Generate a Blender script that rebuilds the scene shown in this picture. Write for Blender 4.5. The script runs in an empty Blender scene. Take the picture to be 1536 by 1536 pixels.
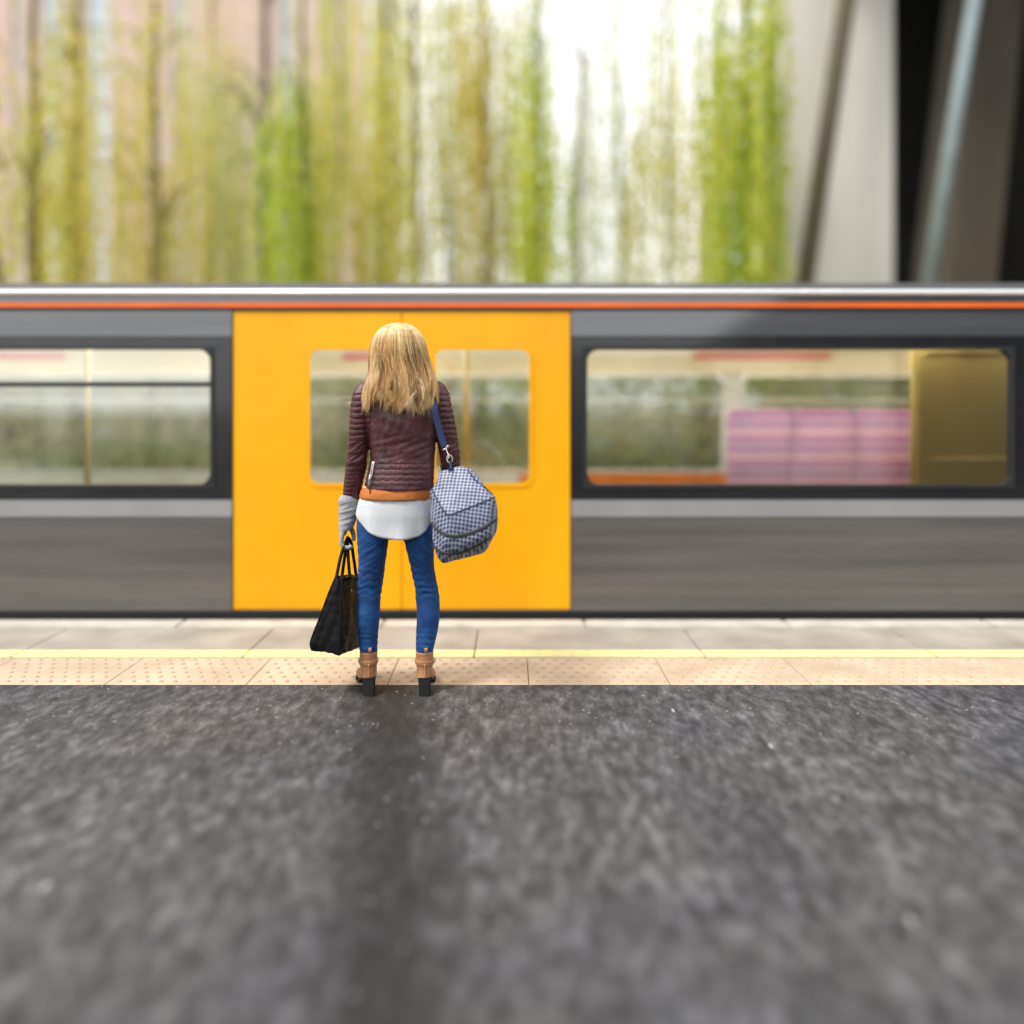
import bpy, bmesh, math, random
import numpy as np
from mathutils import Vector, Matrix, noise
from mathutils.bvhtree import BVHTree

random.seed(7)
R = math.radians
SC = bpy.context.scene
COL = SC.collection
CAM_H, HOR, CX, F = 1.32, 610.0, 768.0, 1237.0     # eye height, horizon row, centre column, focal length in photo pixels


def P(px, py, Y):
    return Vector(((px - CX) / F * Y, Y, CAM_H - (py - HOR) / F * Y))


# ------------------------------------------------------------------ materials
def new_mat(name):
    m = bpy.data.materials.new(name)
    m.use_nodes = True
    nt = m.node_tree
    return m, nt, nt.nodes['Principled BSDF'], nt.nodes['Material Output']


def coords(nt, scale=(1, 1, 1), kind='Object', rot=(0, 0, 0)):
    tc = nt.nodes.new('ShaderNodeTexCoord')
    mp = nt.nodes.new('ShaderNodeMapping')
    mp.inputs['Scale'].default_value = scale
    mp.inputs['Rotation'].default_value = rot
    nt.links.new(tc.outputs[kind], mp.inputs['Vector'])
    return mp.outputs['Vector']


def noise_tex(nt, vec, scale, detail=4, rough=.55, dist=0):
    n = nt.nodes.new('ShaderNodeTexNoise')
    n.inputs['Scale'].default_value = scale
    n.inputs['Detail'].default_value = detail
    n.inputs['Roughness'].default_value = rough
    n.inputs['Distortion'].default_value = dist
    nt.links.new(vec, n.inputs['Vector'])
    return n.outputs['Fac']


def ramp(nt, fac, stops, interp='LINEAR'):
    r = nt.nodes.new('ShaderNodeValToRGB')
    r.color_ramp.interpolation = interp
    while len(r.color_ramp.elements) < len(stops):
        r.color_ramp.elements.new(.5)
    for e, (p, c) in zip(r.color_ramp.elements, stops):
        e.position = p
        e.color = (c[0], c[1], c[2], 1) if not isinstance(c, (int, float)) else (c, c, c, 1)
    nt.links.new(fac, r.inputs['Fac'])
    return r.outputs['Color']


def mixc(nt, fac, a, b, blend='MIX'):
    m = nt.nodes.new('ShaderNodeMix')
    m.data_type = 'RGBA'
    m.blend_type = blend
    for sock, v in ((m.inputs[0], fac), (m.inputs[6], a), (m.inputs[7], b)):
        if isinstance(v, (int, float)):
            sock.default_value = v
        elif isinstance(v, (tuple, list)):
            sock.default_value = (v[0], v[1], v[2], 1)
        else:
            nt.links.new(v, sock)
    return m.outputs[2]


def math_n(nt, op, a, b=None, c=None):
    m = nt.nodes.new('ShaderNodeMath')
    m.operation = op
    for i, v in enumerate((a, b, c)):
        if v is None:
            continue
        if isinstance(v, (int, float)):
            m.inputs[i].default_value = v
        else:
            nt.links.new(v, m.inputs[i])
    return m.outputs[0]


def bump(nt, bsdf, height, strength=.3, dist=.005):
    b = nt.nodes.new('ShaderNodeBump')
    b.inputs['Strength'].default_value = strength
    b.inputs['Distance'].default_value = dist
    nt.links.new(height, b.inputs['Height'])
    nt.links.new(b.outputs['Normal'], bsdf.inputs['Normal'])


def pmat(name, c1, c2=None, scale=5, rough=.6, bs=0, bscale=80, bdist=.003, metal=0, coat=0, stretch=(1, 1, 1), detail=5, spec=.5):
    m, nt, b, out = new_mat(name)
    b.inputs['Coat IOR'].default_value = 1.9 if coat >= 1 else 1.5
    b.inputs['Roughness'].default_value = rough
    b.inputs['Metallic'].default_value = metal
    b.inputs['Coat Weight'].default_value = coat
    b.inputs['Coat Roughness'].default_value = .06
    b.inputs['Specular IOR Level'].default_value = spec
    v = coords(nt, stretch)
    c2 = c2 or tuple(x * .82 for x in c1)
    f = noise_tex(nt, v, scale, detail)
    col = ramp(nt, f, [(.32, c2), (.68, c1)])
    nt.links.new(col, b.inputs['Base Color'])
    rr = ramp(nt, noise_tex(nt, v, scale * 2.7, 3), [(.3, max(0, rough - .06)), (.7, min(1, rough + .06))])
    nt.links.new(rr, b.inputs['Roughness'])
    if bs:
        bump(nt, b, noise_tex(nt, v, bscale, 4), bs, bdist)
    return m


def leaf_mat(name, stops):
    m, nt, b, out = new_mat(name)
    a = nt.nodes.new('ShaderNodeAttribute')
    a.attribute_name = 'tint'
    col = ramp(nt, a.outputs['Fac'], stops)
    nt.links.new(col, b.inputs['Base Color'])
    b.inputs['Roughness'].default_value = .5
    tr = nt.nodes.new('ShaderNodeBsdfTranslucent')
    nt.links.new(col, tr.inputs['Color'])
    mx = nt.nodes.new('ShaderNodeMixShader')
    mx.inputs[0].default_value = .55
    nt.links.new(b.outputs[0], mx.inputs[1])
    nt.links.new(tr.outputs[0], mx.inputs[2])
    nt.links.new(mx.outputs[0], out.inputs['Surface'])
    return m


def glass_mat(name, refl, tint, rough=.01):
    m, nt, b, out = new_mat(name)
    t = nt.nodes.new('ShaderNodeBsdfTransparent')
    t.inputs['Color'].default_value = (*tint, 1)
    g = nt.nodes.new('ShaderNodeBsdfGlossy')
    g.inputs['Roughness'].default_value = rough
    fr = nt.nodes.new('ShaderNodeFresnel')
    fr.inputs['IOR'].default_value = 1.5
    fac = math_n(nt, 'ADD', fr.outputs[0], refl)
    mx = nt.nodes.new('ShaderNodeMixShader')
    nt.links.new(fac, mx.inputs[0])
    nt.links.new(t.outputs[0], mx.inputs[1])
    nt.links.new(g.outputs[0], mx.inputs[2])
    nt.links.new(mx.outputs[0], out.inputs['Surface'])
    return m


def emit_mat(name, c, s):
    m, nt, b, out = new_mat(name)
    b.inputs['Base Color'].default_value = (*c, 1)
    b.inputs['Emission Color'].default_value = (*c, 1)
    b.inputs['Emission Strength'].default_value = s
    return m


# ------------------------------------------------------------------ mesh helpers
def link(name, me, mats, parent=None, smooth=False):
    o = bpy.data.objects.new(name, me)
    COL.objects.link(o)
    for m in (mats if isinstance(mats, (list, tuple)) else [mats]):
        me.materials.append(m)
    if smooth:
        me.polygons.foreach_set('use_smooth', [True] * len(me.polygons))
    if parent is not None:
        o.parent = parent
        o.matrix_parent_inverse = Matrix.Translation(-parent.location)   # parts of parts sit under identity parents
    return o


def obj(name, bm, mats, parent=None, smooth=False, bevel=0, segs=2):
    bmesh.ops.recalc_face_normals(bm, faces=bm.faces)
    me = bpy.data.meshes.new(name)
    bm.to_mesh(me)
    bm.free()
    o = link(name, me, mats, parent, smooth)
    if bevel:
        b = o.modifiers.new('bevel', 'BEVEL')
        b.width = bevel
        b.segments = segs
        b.limit_method = 'ANGLE'
    return o


def empty(name, loc):
    o = bpy.data.objects.new(name, None)
    o.empty_display_size = .2
    o.location = loc
    COL.objects.link(o)
    return o


def tag(o, label, cat, group=None):
    o['label'] = label
    o['category'] = cat
    if group:
        o['group'] = group
    return o


def struct(o, kind='structure', label=None, cat=None):
    o['kind'] = kind
    if label:
        o['label'] = label
    if cat:
        o['category'] = cat
    return o


def box(bm, x0, x1, y0, y1, z0, z1):
    vs = [bm.verts.new((x, y, z)) for x in (x0, x1) for y in (y0, y1) for z in (z0, z1)]
    for f in ((0, 1, 3, 2), (4, 6, 7, 5), (0, 4, 5, 1), (2, 3, 7, 6), (0, 2, 6, 4), (1, 5, 7, 3)):
        bm.faces.new([vs[i] for i in f])
    return vs


def one_box(*a):
    bm = bmesh.new()
    box(bm, *a)
    return bm


def crom(rows, sub):
    rows = np.array(rows, float)
    n = len(rows)
    out = []
    for i in range(n - 1):
        p0, p1, p2, p3 = rows[max(i - 1, 0)], rows[i], rows[i + 1], rows[min(i + 2, n - 1)]
        for k in range(sub):
            t = k / sub
            out.append(.5 * ((2 * p1) + (p2 - p0) * t + (2 * p0 - 5 * p1 + 4 * p2 - p3) * t * t + (3 * p1 - p0 - 3 * p2 + p3) * t ** 3))
    out.append(rows[-1])
    return np.array(out)


def rings_px(rows, grow=0.0, dY=0.0):
    """(left px, right px, row px, depth, half depth) -> metric rings (cx, cy, cz, rx, ry)"""
    out = []
    for pl, pr, py, Y, ry in rows:
        Y = Y + dY
        out.append(((((pl + pr) / 2) - CX) / F * Y, Y, CAM_H - (py - HOR) / F * Y, max(.002, (pr - pl) / 2 / F * Y + grow), max(.002, ry + grow)))
    return out


def loft(bm, rings, seg=40, sub=6, n=2.2, caps=True):
    """stack of horizontal super-ellipse rings"""
    rr = crom(rings, sub)
    loops = []
    for cx, cy, cz, rx, ry in rr:
        lp = []
        for k in range(seg):
            a = 2 * math.pi * k / seg
            c, s = math.cos(a), math.sin(a)
            lp.append(bm.verts.new((cx + rx * math.copysign(abs(c) ** (2 / n), c), cy + ry * math.copysign(abs(s) ** (2 / n), s), cz)))
        loops.append(lp)
    for a, b in zip(loops, loops[1:]):
        for k in range(seg):
            bm.faces.new((a[k], a[(k + 1) % seg], b[(k + 1) % seg], b[k]))
    if caps:
        bm.faces.new(loops[0][::-1])
        bm.faces.new(loops[-1])
    return loops


def path_loft(bm, pts, radii, seg=16, sub=4, up=Vector((0, 0, 1)), caps=True):
    """tube along a path with elliptical (side, up) radii"""
    rows = [(*p, *(r if isinstance(r, (tuple, list)) else (r, r))) for p, r in zip(pts, radii)]
    rr = crom(rows, sub) if sub > 1 else np.array(rows, float)
    loops = []
    for i, row in enumerate(rr):
        p = Vector(row[:3])
        t = Vector(rr[min(i + 1, len(rr) - 1)][:3]) - Vector(rr[max(i - 1, 0)][:3])
        t.normalize()
        u = up - t * up.dot(t)
        if u.length < 1e-3:
            u = Vector((1, 0, 0)) - t * t.x
        u.normalize()
        s = t.cross(u)
        lp = []
        for k in range(seg):
            a = 2 * math.pi * k / seg
            lp.append(bm.verts.new(p + s * (math.cos(a) * row[3]) + u * (math.sin(a) * row[4])))
        loops.append(lp)
    for a, b in zip(loops, loops[1:]):
        for k in range(seg):
            bm.faces.new((a[k], a[(k + 1) % seg], b[(k + 1) % seg], b[k]))
    if caps:
        bm.faces.new(loops[0][::-1])
        bm.faces.new(loops[-1])


def tube(pts, r, seg=10, sub=4, up=Vector((0, 0, 1))):
    bm = bmesh.new()
    path_loft(bm, pts, [r] * len(pts), seg, sub, up)
    return bm


def remesh(bm, voxel=.004, smooth=4, factor=.5):
    bmesh.ops.recalc_face_normals(bm, faces=bm.faces)
    me = bpy.data.meshes.new('tmp')
    bm.to_mesh(me)
    bm.free()
    o = bpy.data.objects.new('tmp', me)
    COL.objects.link(o)
    m = o.modifiers.new('r', 'REMESH')
    m.mode = 'VOXEL'
    m.voxel_size = voxel
    if smooth:
        s = o.modifiers.new('s', 'SMOOTH')
        s.iterations = smooth
        s.factor = factor
    dg = bpy.context.evaluated_depsgraph_get()
    res = bpy.data.meshes.new_from_object(o.evaluated_get(dg))
    bpy.data.objects.remove(o)
    bpy.data.meshes.remove(me)
    return res


def displace(me, fn):
    """fn(co, normal, px, py) -> offset along the normal"""
    vs = [(v.co.copy(), v.normal.copy()) for v in me.vertices]
    for v, (c, n) in zip(me.vertices, vs):
        px = CX + c.x / c.y * F
        py = HOR + (CAM_H - c.z) / c.y * F
        v.co = c + n * fn(c, n, px, py)
    me.update()


def sstep(a, b, x):
    t = min(1, max(0, (x - a) / (b - a)))
    return t * t * (3 - 2 * t)


def window_fn(x, a, b, w):
    return sstep(a - w, a + w, x) * (1 - sstep(b - w, b + w, x))


def rrect(x0, x1, z0, z1, r, k=6):
    pts = []
    for cx, cz, a0 in ((x1 - r, z1 - r, 0), (x0 + r, z1 - r, 90), (x0 + r, z0 + r, 180), (x1 - r, z0 + r, 270)):
        for i in range(k + 1):
            a = R(a0 + 90 * i / k)
            pts.append((cx + r * math.cos(a), cz + r * math.sin(a)))
    return pts


def ring_frame(bm, outer, inner, y0, y1):
    n = len(outer)
    L = [[bm.verts.new((x, y, z)) for x, z in ps] for y in (y0, y1) for ps in (outer, inner)]
    of, inf, ob, inb = L
    for k in range(n):
        j = (k + 1) % n
        bm.faces.new((of[k], of[j], inf[j], inf[k]))
        bm.faces.new((ob[k], inb[k], inb[j], ob[j]))
        bm.faces.new((of[k], ob[k], ob[j], of[j]))
        bm.faces.new((inf[k], inf[j], inb[j], inb[k]))


def slab(bm, pts, y0, y1):
    a = [bm.verts.new((x, y0, z)) for x, z in pts]
    b = [bm.verts.new((x, y1, z)) for x, z in pts]
    n = len(pts)
    bm.faces.new(a)
    bm.faces.new(b[::-1])
    for k in range(n):
        bm.faces.new((a[k], b[k], b[(k + 1) % n], a[(k + 1) % n]))


# ------------------------------------------------------------------ world, sun, camera
w = bpy.data.worlds.new('World')
SC.world = w
w.use_nodes = True
nt = w.node_tree
bg = nt.nodes['Background']
sky = nt.nodes.new('ShaderNodeTexSky')
sky.sky_type = 'NISHITA'
sky.sun_disc = False
SUN_EL, SUN_AZ = 56, 238            # azimuth clockwise from +Y: behind the camera to the left
sky.sun_elevation = R(SUN_EL)
sky.sun_rotation = R(SUN_AZ)
sky.dust_density = 6
sky.air_density = 1.0
hs = nt.nodes.new('ShaderNodeHueSaturation')
hs.inputs['Saturation'].default_value = .22
nt.links.new(sky.outputs[0], hs.inputs['Color'])
# high thin overcast: an even white cloud layer over the clear sky
cl_ = nt.nodes.new('ShaderNodeMix')
cl_.data_type = 'RGBA'
cl_.inputs[0].default_value = .8
cl_.inputs[7].default_value = (5.6, 5.65, 5.7, 1)
nt.links.new(hs.outputs[0], cl_.inputs[6])
nt.links.new(cl_.outputs[2], bg.inputs['Color'])
bg.inputs['Strength'].default_value = .15
sl = bpy.data.lights.new('sun', 'SUN')
sl.energy = 1.5
sl.angle = R(14)
sl.color = (1, .95, .88)
so = bpy.data.objects.new('sun', sl)
COL.objects.link(so)
d = Vector((math.sin(R(SUN_AZ)) * math.cos(R(SUN_EL)), math.cos(R(SUN_AZ)) * math.cos(R(SUN_EL)), math.sin(R(SUN_EL))))
so.rotation_euler = d.to_track_quat('Z', 'Y').to_euler()

cam = bpy.data.cameras.new('camera')
cam.sensor_width = 36
cam.lens = F / 1536 * 36
cam.shift_y = -(768 - HOR) / 1536
cam.clip_end = 2000
cam.dof.use_dof = True
cam.dof.focus_distance = 3.84
cam.dof.aperture_fstop = .29
co = bpy.data.objects.new('camera', cam)
COL.objects.link(co)
co.location = (0, 0, CAM_H)
co.rotation_euler = (R(90), 0, 0)
SC.camera = co
SC.view_settings.view_transform = 'Standard'
SC.view_settings.look = 'None'
SC.view_settings.exposure = .95
SC.cycles.use_denoising = True
SC.cycles.max_bounces = 8
SC.cycles.transparent_max_bounces = 16
SC.cycles.caustics_reflective = False
SC.cycles.caustics_refractive = False

# ------------------------------------------------------------------ setting: ground, platform
M = {}
M['soil'] = pmat('soil', (.10, .09, .06), (.05, .05, .03), 1.5, .95, .5, 20)
bm = bmesh.new()
vs = [bm.verts.new(p) for p in ((-400, -400, -1.1), (400, -400, -1.1), (400, 700, -1.1), (-400, 700, -1.1))]
bm.faces.new(vs)
struct(obj('ground', bm, M['soil']))

# asphalt
m, nt, b, out = new_mat('asphalt')
v = coords(nt)
vst = coords(nt, (1, .42, 1))
f1 = noise_tex(nt, v, 140, 6, .7)
f2 = noise_tex(nt, vst, 26, 5, .6)
f3 = noise_tex(nt, vst, 3.2, 4, .6)
f4 = noise_tex(nt, v, 1.1, 3, .5)
f5 = noise_tex(nt, vst, 13, 3, .6)
c = ramp(nt, f1, [(.34, (.020, .020, .024)), (.52, (.064, .063, .066)), (.68, (.16, .155, .15))])
c = mixc(nt, .8, c, ramp(nt, f2, [(.32, .34), (.5, 1.0), (.68, 1.9)]), 'MULTIPLY')
c = mixc(nt, .85, c, ramp(nt, f3, [(.32, .62), (.7, 1.3)]), 'MULTIPLY')
c = mixc(nt, 1.0, c, ramp(nt, f4, [(.35, (.86, .88, .97)), (.65, (1.08, 1.04, .98))]), 'MULTIPLY')
c = mixc(nt, 1.0, c, ramp(nt, f5, [(.34, .68), (.5, .98), (.66, 1.38)]), 'MULTIPLY')
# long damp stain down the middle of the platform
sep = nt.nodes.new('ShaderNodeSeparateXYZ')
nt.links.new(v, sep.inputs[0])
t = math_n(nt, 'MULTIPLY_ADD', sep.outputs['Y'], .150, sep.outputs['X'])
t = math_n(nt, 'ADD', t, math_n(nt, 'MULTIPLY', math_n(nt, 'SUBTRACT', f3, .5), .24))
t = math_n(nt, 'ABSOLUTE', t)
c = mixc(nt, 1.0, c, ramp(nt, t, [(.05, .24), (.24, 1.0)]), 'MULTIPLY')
# pale stone chips trodden into the surface
vo = nt.nodes.new('ShaderNodeTexVoronoi')
vo.inputs['Scale'].default_value = 9
vo.inputs['Randomness'].default_value = 1
nt.links.new(coords(nt, (1.7, .5, 1), rot=(0, 0, .16)), vo.inputs['Vector'])
chip = ramp(nt, vo.outputs['Distance'], [(.07, 1), (.12, 0)])
pick = nt.nodes.new('ShaderNodeSeparateColor')
nt.links.new(vo.outputs['Color'], pick.inputs[0])
chip = math_n(nt, 'MULTIPLY', chip, math_n(nt, 'GREATER_THAN', pick.outputs[0], .90))
c = mixc(nt, chip, c, (.42, .40, .38))
vo2 = nt.nodes.new('ShaderNodeTexVoronoi')
vo2.inputs['Scale'].default_value = 45
nt.links.new(v, vo2.inputs['Vector'])
p2 = nt.nodes.new('ShaderNodeSeparateColor')
nt.links.new(vo2.outputs['Color'], p2.inputs[0])
chip2 = math_n(nt, 'MULTIPLY', ramp(nt, vo2.outputs['Distance'], [(.18, 1), (.28, 0)]), math_n(nt, 'GREATER_THAN', p2.outputs[0], .965))
c = mixc(nt, chip2, c, (.38, .34, .29))
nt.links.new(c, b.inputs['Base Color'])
b.inputs['Roughness'].default_value = .72
bump(nt, b, f1, .9, .006)
M['asphalt'] = m

Y_T0, Y_T1, Y_L0, Y_L1, Y_C0, Y_C1 = 3.916, 4.331, 4.343, 4.465, 4.915, 5.07
XW = 12.0
struct(obj('platform', one_box(-XW, XW, -3.6, Y_T0 - .003, -1.09, 0), M['asphalt']))

M['tactile'] = pmat('tactile_concrete', (.60, .46, .33), (.43, .325, .225), 3.2, .8, .5, 220, .002, detail=8)
M['paving'] = pmat('paving_concrete', (.41, .375, .325), (.255, .23, .195), 2.6, .85, .5, 260, .002, detail=8)
M['coping'] = pmat('coping_concrete', (.60, .57, .51), (.44, .42, .37), 6, .8, .4, 200, .002, detail=8)
M['joint'] = pmat('joint_mortar', (.24, .20, .15), None, 20, .9)

bm = bmesh.new()
x = -XW
sl_x = []
step = .672
off = P(792, 1000, 4.1).x
k0 = math.floor((-XW - off) / step)
nsl = int(2 * XW / step)
for i in range(nsl):
    xa = off + (k0 + i) * step
    box(bm, xa + .002, xa + step - .002, Y_T0, Y_T1, -.08, 0)
bmesh.ops.bevel(bm, geom=bm.edges[:], offset=.002, segments=1, affect='EDGES')
# blister domes, offset rows
def dome(bm, x, y, r=.013, h=.0055):
    ring = [(1, 0), (.78, .7), (.35, 1)]
    lo = []
    for q, hh in ring:
        lo.append([bm.verts.new((x + r * q * math.cos(a * math.pi / 4), y + r * q * math.sin(a * math.pi / 4), hh * h)) for a in range(8)])
    for A, B in zip(lo, lo[1:]):
        for k in range(8):
            bm.faces.new((A[k], A[(k + 1) % 8], B[(k + 1) % 8], B[k])).material_index = 1
    bm.faces.new(lo[-1]).material_index = 1
pitch = .067
for i in range(int(9.4 / pitch)):
    for j in range(6):
        xx = -4.7 + i * pitch + (pitch / 2 if j % 2 else 0)
        rel = ((xx - off) / step) % 1
        if .03 < rel < .97:
            dome(bm, xx, Y_T0 + .042 + j * pitch, .0130, .0068)
M['blister'] = pmat('shade_tinted_blister', (.52, .385, .27), (.43, .31, .205), 12, .8)  # darker tint stands in for the shading that sets off the domes
struct(obj('tactile_paving', bm, [M['tactile'], M['blister']]))

bm = bmesh.new()
box(bm, -XW, XW, Y_T0 - .002, Y_C1 - .02, -1.085, -.012)
struct(obj('platform_base', bm, M['joint']))

bm = bmesh.new()
for i in range(-11, 11):
    xa = .93 + P(792, 960, 4.6).x + i * 1.22
    box(bm, xa + .003, xa + 1.22 - .003, Y_T1 + .006, Y_C0 - .004, -.08, 0)
bmesh.ops.bevel(bm, geom=bm.edges[:], offset=.003, segments=1, affect='EDGES')
struct(obj('paving', bm, M['paving']))

m, nt, b, out = new_mat('yellow_line_paint')
v = coords(nt)
wear = ramp(nt, noise_tex(nt, v, 26, 8, .7), [(.36, 0), (.47, 1)])
wear2 = ramp(nt, noise_tex(nt, v, 160, 5, .7), [(.30, 0), (.44, 1)])
c = mixc(nt, math_n(nt, 'MULTIPLY', wear, wear2), (.50, .45, .34), (.78, .68, .30))
nt.links.new(c, b.inputs['Base Color'])
b.inputs['Roughness'].default_value = .7
bump(nt, b, noise_tex(nt, v, 240, 4), .3, .002)
M['yellow_line'] = m
bm = bmesh.new()
for i in range(-11, 11):
    xa = .93 + P(792, 960, 4.6).x + i * 1.22
    box(bm, xa + .004, xa + 1.22 - .004, Y_L0, Y_L1, .0005, .0035)
struct(obj('yellow_line', bm, M['yellow_line']))

bm = bmesh.new()
for i in range(-11, 11):
    xa = .35 + P(792, 960, 4.6).x + i * 1.22
    box(bm, xa + .003, xa + 1.22 - .003, Y_C0, Y_C1, -.10, .012)
bmesh.ops.bevel(bm, geom=bm.edges[:], offset=.008, segments=2, affect='EDGES')
struct(obj('platform_edge', bm, M['coping']))

# rails
M['rail'] = pmat('rail_steel', (.22, .17, .13), None, 10, .5, metal=.8)
bm = bmesh.new()
for yy in (5.75, 7.19):
    box(bm, -30, 30, yy - .035, yy + .035, -.98, -.90)
    box(bm, -30, 30, yy - .07, yy + .07, -1.09, -.982)
struct(obj('track', bm, M['rail']))

# bank beyond the track
M['bank'] = pmat('bank_earth', (.13, .12, .06), (.06, .07, .03), 3, .95, .5, 25)
bm = bmesh.new()
n = 60
rows = []
for yy, zz in ((9.0, -1.08), (10.2, -.4), (11.5, .1), (20, .3), (60, .5)):
    rows.append([bm.verts.new((-40 + 80 * i / n, yy, zz + (.12 * noise.noise((i * .7, yy, 0)) if yy > 9 else 0))) for i in range(n + 1)])
for A, B in zip(rows, rows[1:]):
    for i in range(n):
        bm.faces.new((A[i], A[i + 1], B[i + 1], B[i]))
struct(obj('embankment', bm, M['bank'], smooth=True))

# ------------------------------------------------------------------ train
YT = 5.15
def TX(px): return (px - CX) / F * YT
def TZ(py): return CAM_H - (py - HOR) / F * YT
M['train_grey'] = pmat('train_grey_paint', (.135, .125, .118), (.085, .080, .076), 2.2, .32, .02, 3, .004, coat=.5, stretch=(.25, 1, 5))
M['train_upper'] = pmat('train_upper_paint', (.085, .088, .10), (.055, .058, .068), 2.0, .22, .02, 3, .004, coat=1.0, stretch=(.3, 1, 4), spec=.3)
M['train_band'] = pmat('train_light_band', (.30, .30, .31), (.26, .26, .27), 2, .35, coat=.5)
M['train_black'] = pmat('train_black_gloss', (.016, .017, .02), None, 3, .2, coat=.6)
M['train_yellow'] = pmat('train_yellow_paint', (.93, .44, .002), (.82, .37, .0015), 1.6, .42, .02, 3, .004, coat=.12, stretch=(1, 1, .35), spec=.3)
M['orange'] = pmat('train_orange_stripe', (.85, .14, .005), None, 3, .4, coat=.3)
M['alu'] = pmat('brushed_aluminium', (.86, .87, .88), (.80, .81, .83), 8, .25, metal=.35, coat=.4, stretch=(.1, 1, 1))
M['rubber'] = pmat('black_rubber', (.012, .012, .013), None, 10, .6)
M['roof'] = pmat('roof_grey', (.07, .07, .075), (.045, .045, .05), 3, .6)
M['glass'] = glass_mat('window_glass', .23, (.93, .95, .92))
M['glass_door'] = glass_mat('door_glass', .17, (.93, .95, .92))
M['glass_far'] = glass_mat('far_window_glass', .0, (.97, .98, .96))
M['cream'] = pmat('interior_cream', (.72, .63, .40), (.66, .57, .36), 3, .45)
M['lining'] = pmat('interior_lining', (.62, .62, .58), None, 3, .5)
M['ochre'] = pmat('interior_ochre', (.72, .54, .20), (.64, .47, .16), 2, .4)
M['int_orange'] = pmat('interior_orange', (.72, .20, .03), None, 3, .45)
M['floor_int'] = pmat('interior_floor', (.12, .12, .13), None, 6, .6)
M['pole'] = pmat('grab_pole_yellow', (.72, .50, .05), None, 5, .3, coat=.4)
M['red'] = pmat('route_map_red', (.62, .06, .04), None, 3, .5)
M['lamp'] = emit_mat('ceiling_lamp', (1, .95, .82), 11)
M['under'] = pmat('underframe_black', (.02, .02, .02), None, 5, .7)

X0, X1 = -9.2, 9.6
YF = YT + 2.66
train = empty('train', (0, YT + 1.33, -.9))
tag(train, 'grey metro train with yellow double doors and orange roof stripe alongside the platform', 'train')
zs = {k: TZ(k) for k in (430, 444, 454, 462, 466, 504, 520, 733, 750, 775, 915)}
zs[916] = .045
DX0, DX1 = TX(349), TX(856)
# opening lists: (kind, x0, x1)
wins = [(TX(-395), TX(-60)), (TX(-28), TX(322)), (TX(874), TX(1522)), (TX(1580), TX(1980))]
far_wins = [(-8.6, -5.6), (-5.4, -2.5), (-2.3, .40), (.58, 2.0), (2.16, 4.6), (4.8, 8.8)]
doors = [(DX0, DX1)]
lefts = [(X0, DX0 - .004), (DX1 + .004, X1)]

def strips(z0, z1, yo, thick=.04):
    bm = bmesh.new()
    for a, bb in lefts:
        box(bm, a, bb, YT - yo, YT + thick, z0, z1)
    return bm

obj('lower_panel', strips(zs[916], zs[775], .0), M['train_grey'], train)
obj('waist_band', strips(zs[775] + .0005, zs[750], .003), M['train_band'], train)
# black window band: below / above / between windows
bm = bmesh.new()
zb0, zb1 = zs[733], zs[520]
box(bm, X0, DX0 - .004, YT + .001, YT + .04, zs[750] + .0005, zb0)
box(bm, DX1 + .004, X1, YT + .001, YT + .04, zs[750] + .0005, zb0)
box(bm, X0, DX0 - .004, YT + .001, YT + .04, zb1, zs[504] - .0005)
box(bm, DX1 + .004, X1, YT + .001, YT + .04, zb1, zs[504] - .0005)
xs = [X0] + [q for wd in wins[:2] for q in wd] + [DX0 - .004]
for a, bb in zip(xs[::2], xs[1::2]):
    box(bm, a, bb, YT + .001, YT + .04, zb0 + .0003, zb1 - .0003)
xs = [DX1 + .004] + [q for wd in wins[2:] for q in wd] + [X1]
for a, bb in zip(xs[::2], xs[1::2]):
    box(bm, a, bb, YT + .001, YT + .04, zb0 + .0003, zb1 - .0003)
obj('window_band', bm, M['train_black'], train)
obj('upper_panel', strips(zs[504], zs[466], .0), M['train_upper'], train)
bm = one_box(X0, X1, YT - .004, YT + .05, zs[466] + .0005, zs[462] + .001)
obj('drip_strip', bm, M['rubber'], train)
obj('orange_stripe', one_box(X0, X1, YT - .010, YT + .05, zs[462] + .002, zs[454]), M['orange'], train)
obj('cantrail', one_box(X0, X1, YT - .002, YT + .05, zs[454] + .0005, zs[444]), M['train_upper'], train)
bm = bmesh.new()
path_loft(bm, [(X0, YT + .018, TZ(438.5)), (X1, YT + .018, TZ(438.5))], [(.034, .0225)] * 2, 20, 1)
obj('gutter_rail', bm, M['alu'], train, True)
bm = bmesh.new()
prof = []
zt = TZ(432)
for i in range(13):
    t = i / 12
    prof.append((YT + .02 + t * (YF - YT - .04), zt - .02 + .20 * math.sin(math.pi * t) ** .8))
A = [bm.verts.new((X0, y, z)) for y, z in prof]; B = [bm.verts.new((X1, y, z)) for y, z in prof]
C_ = [bm.verts.new((X0, y, z - .05)) for y, z in prof]; D_ = [bm.verts.new((X1, y, z - .05)) for y, z in prof]
for i in range(12):
    bm.faces.new((A[i], A[i + 1], B[i + 1], B[i]))
    bm.faces.new((C_[i], D_[i], D_[i + 1], C_[i + 1]))
obj('roof', bm, M['roof'], train, True)
obj('sill_rail', one_box(X0, X1, YT - .012, YT + .06, -.32, .041), M['rubber'], train)

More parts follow.
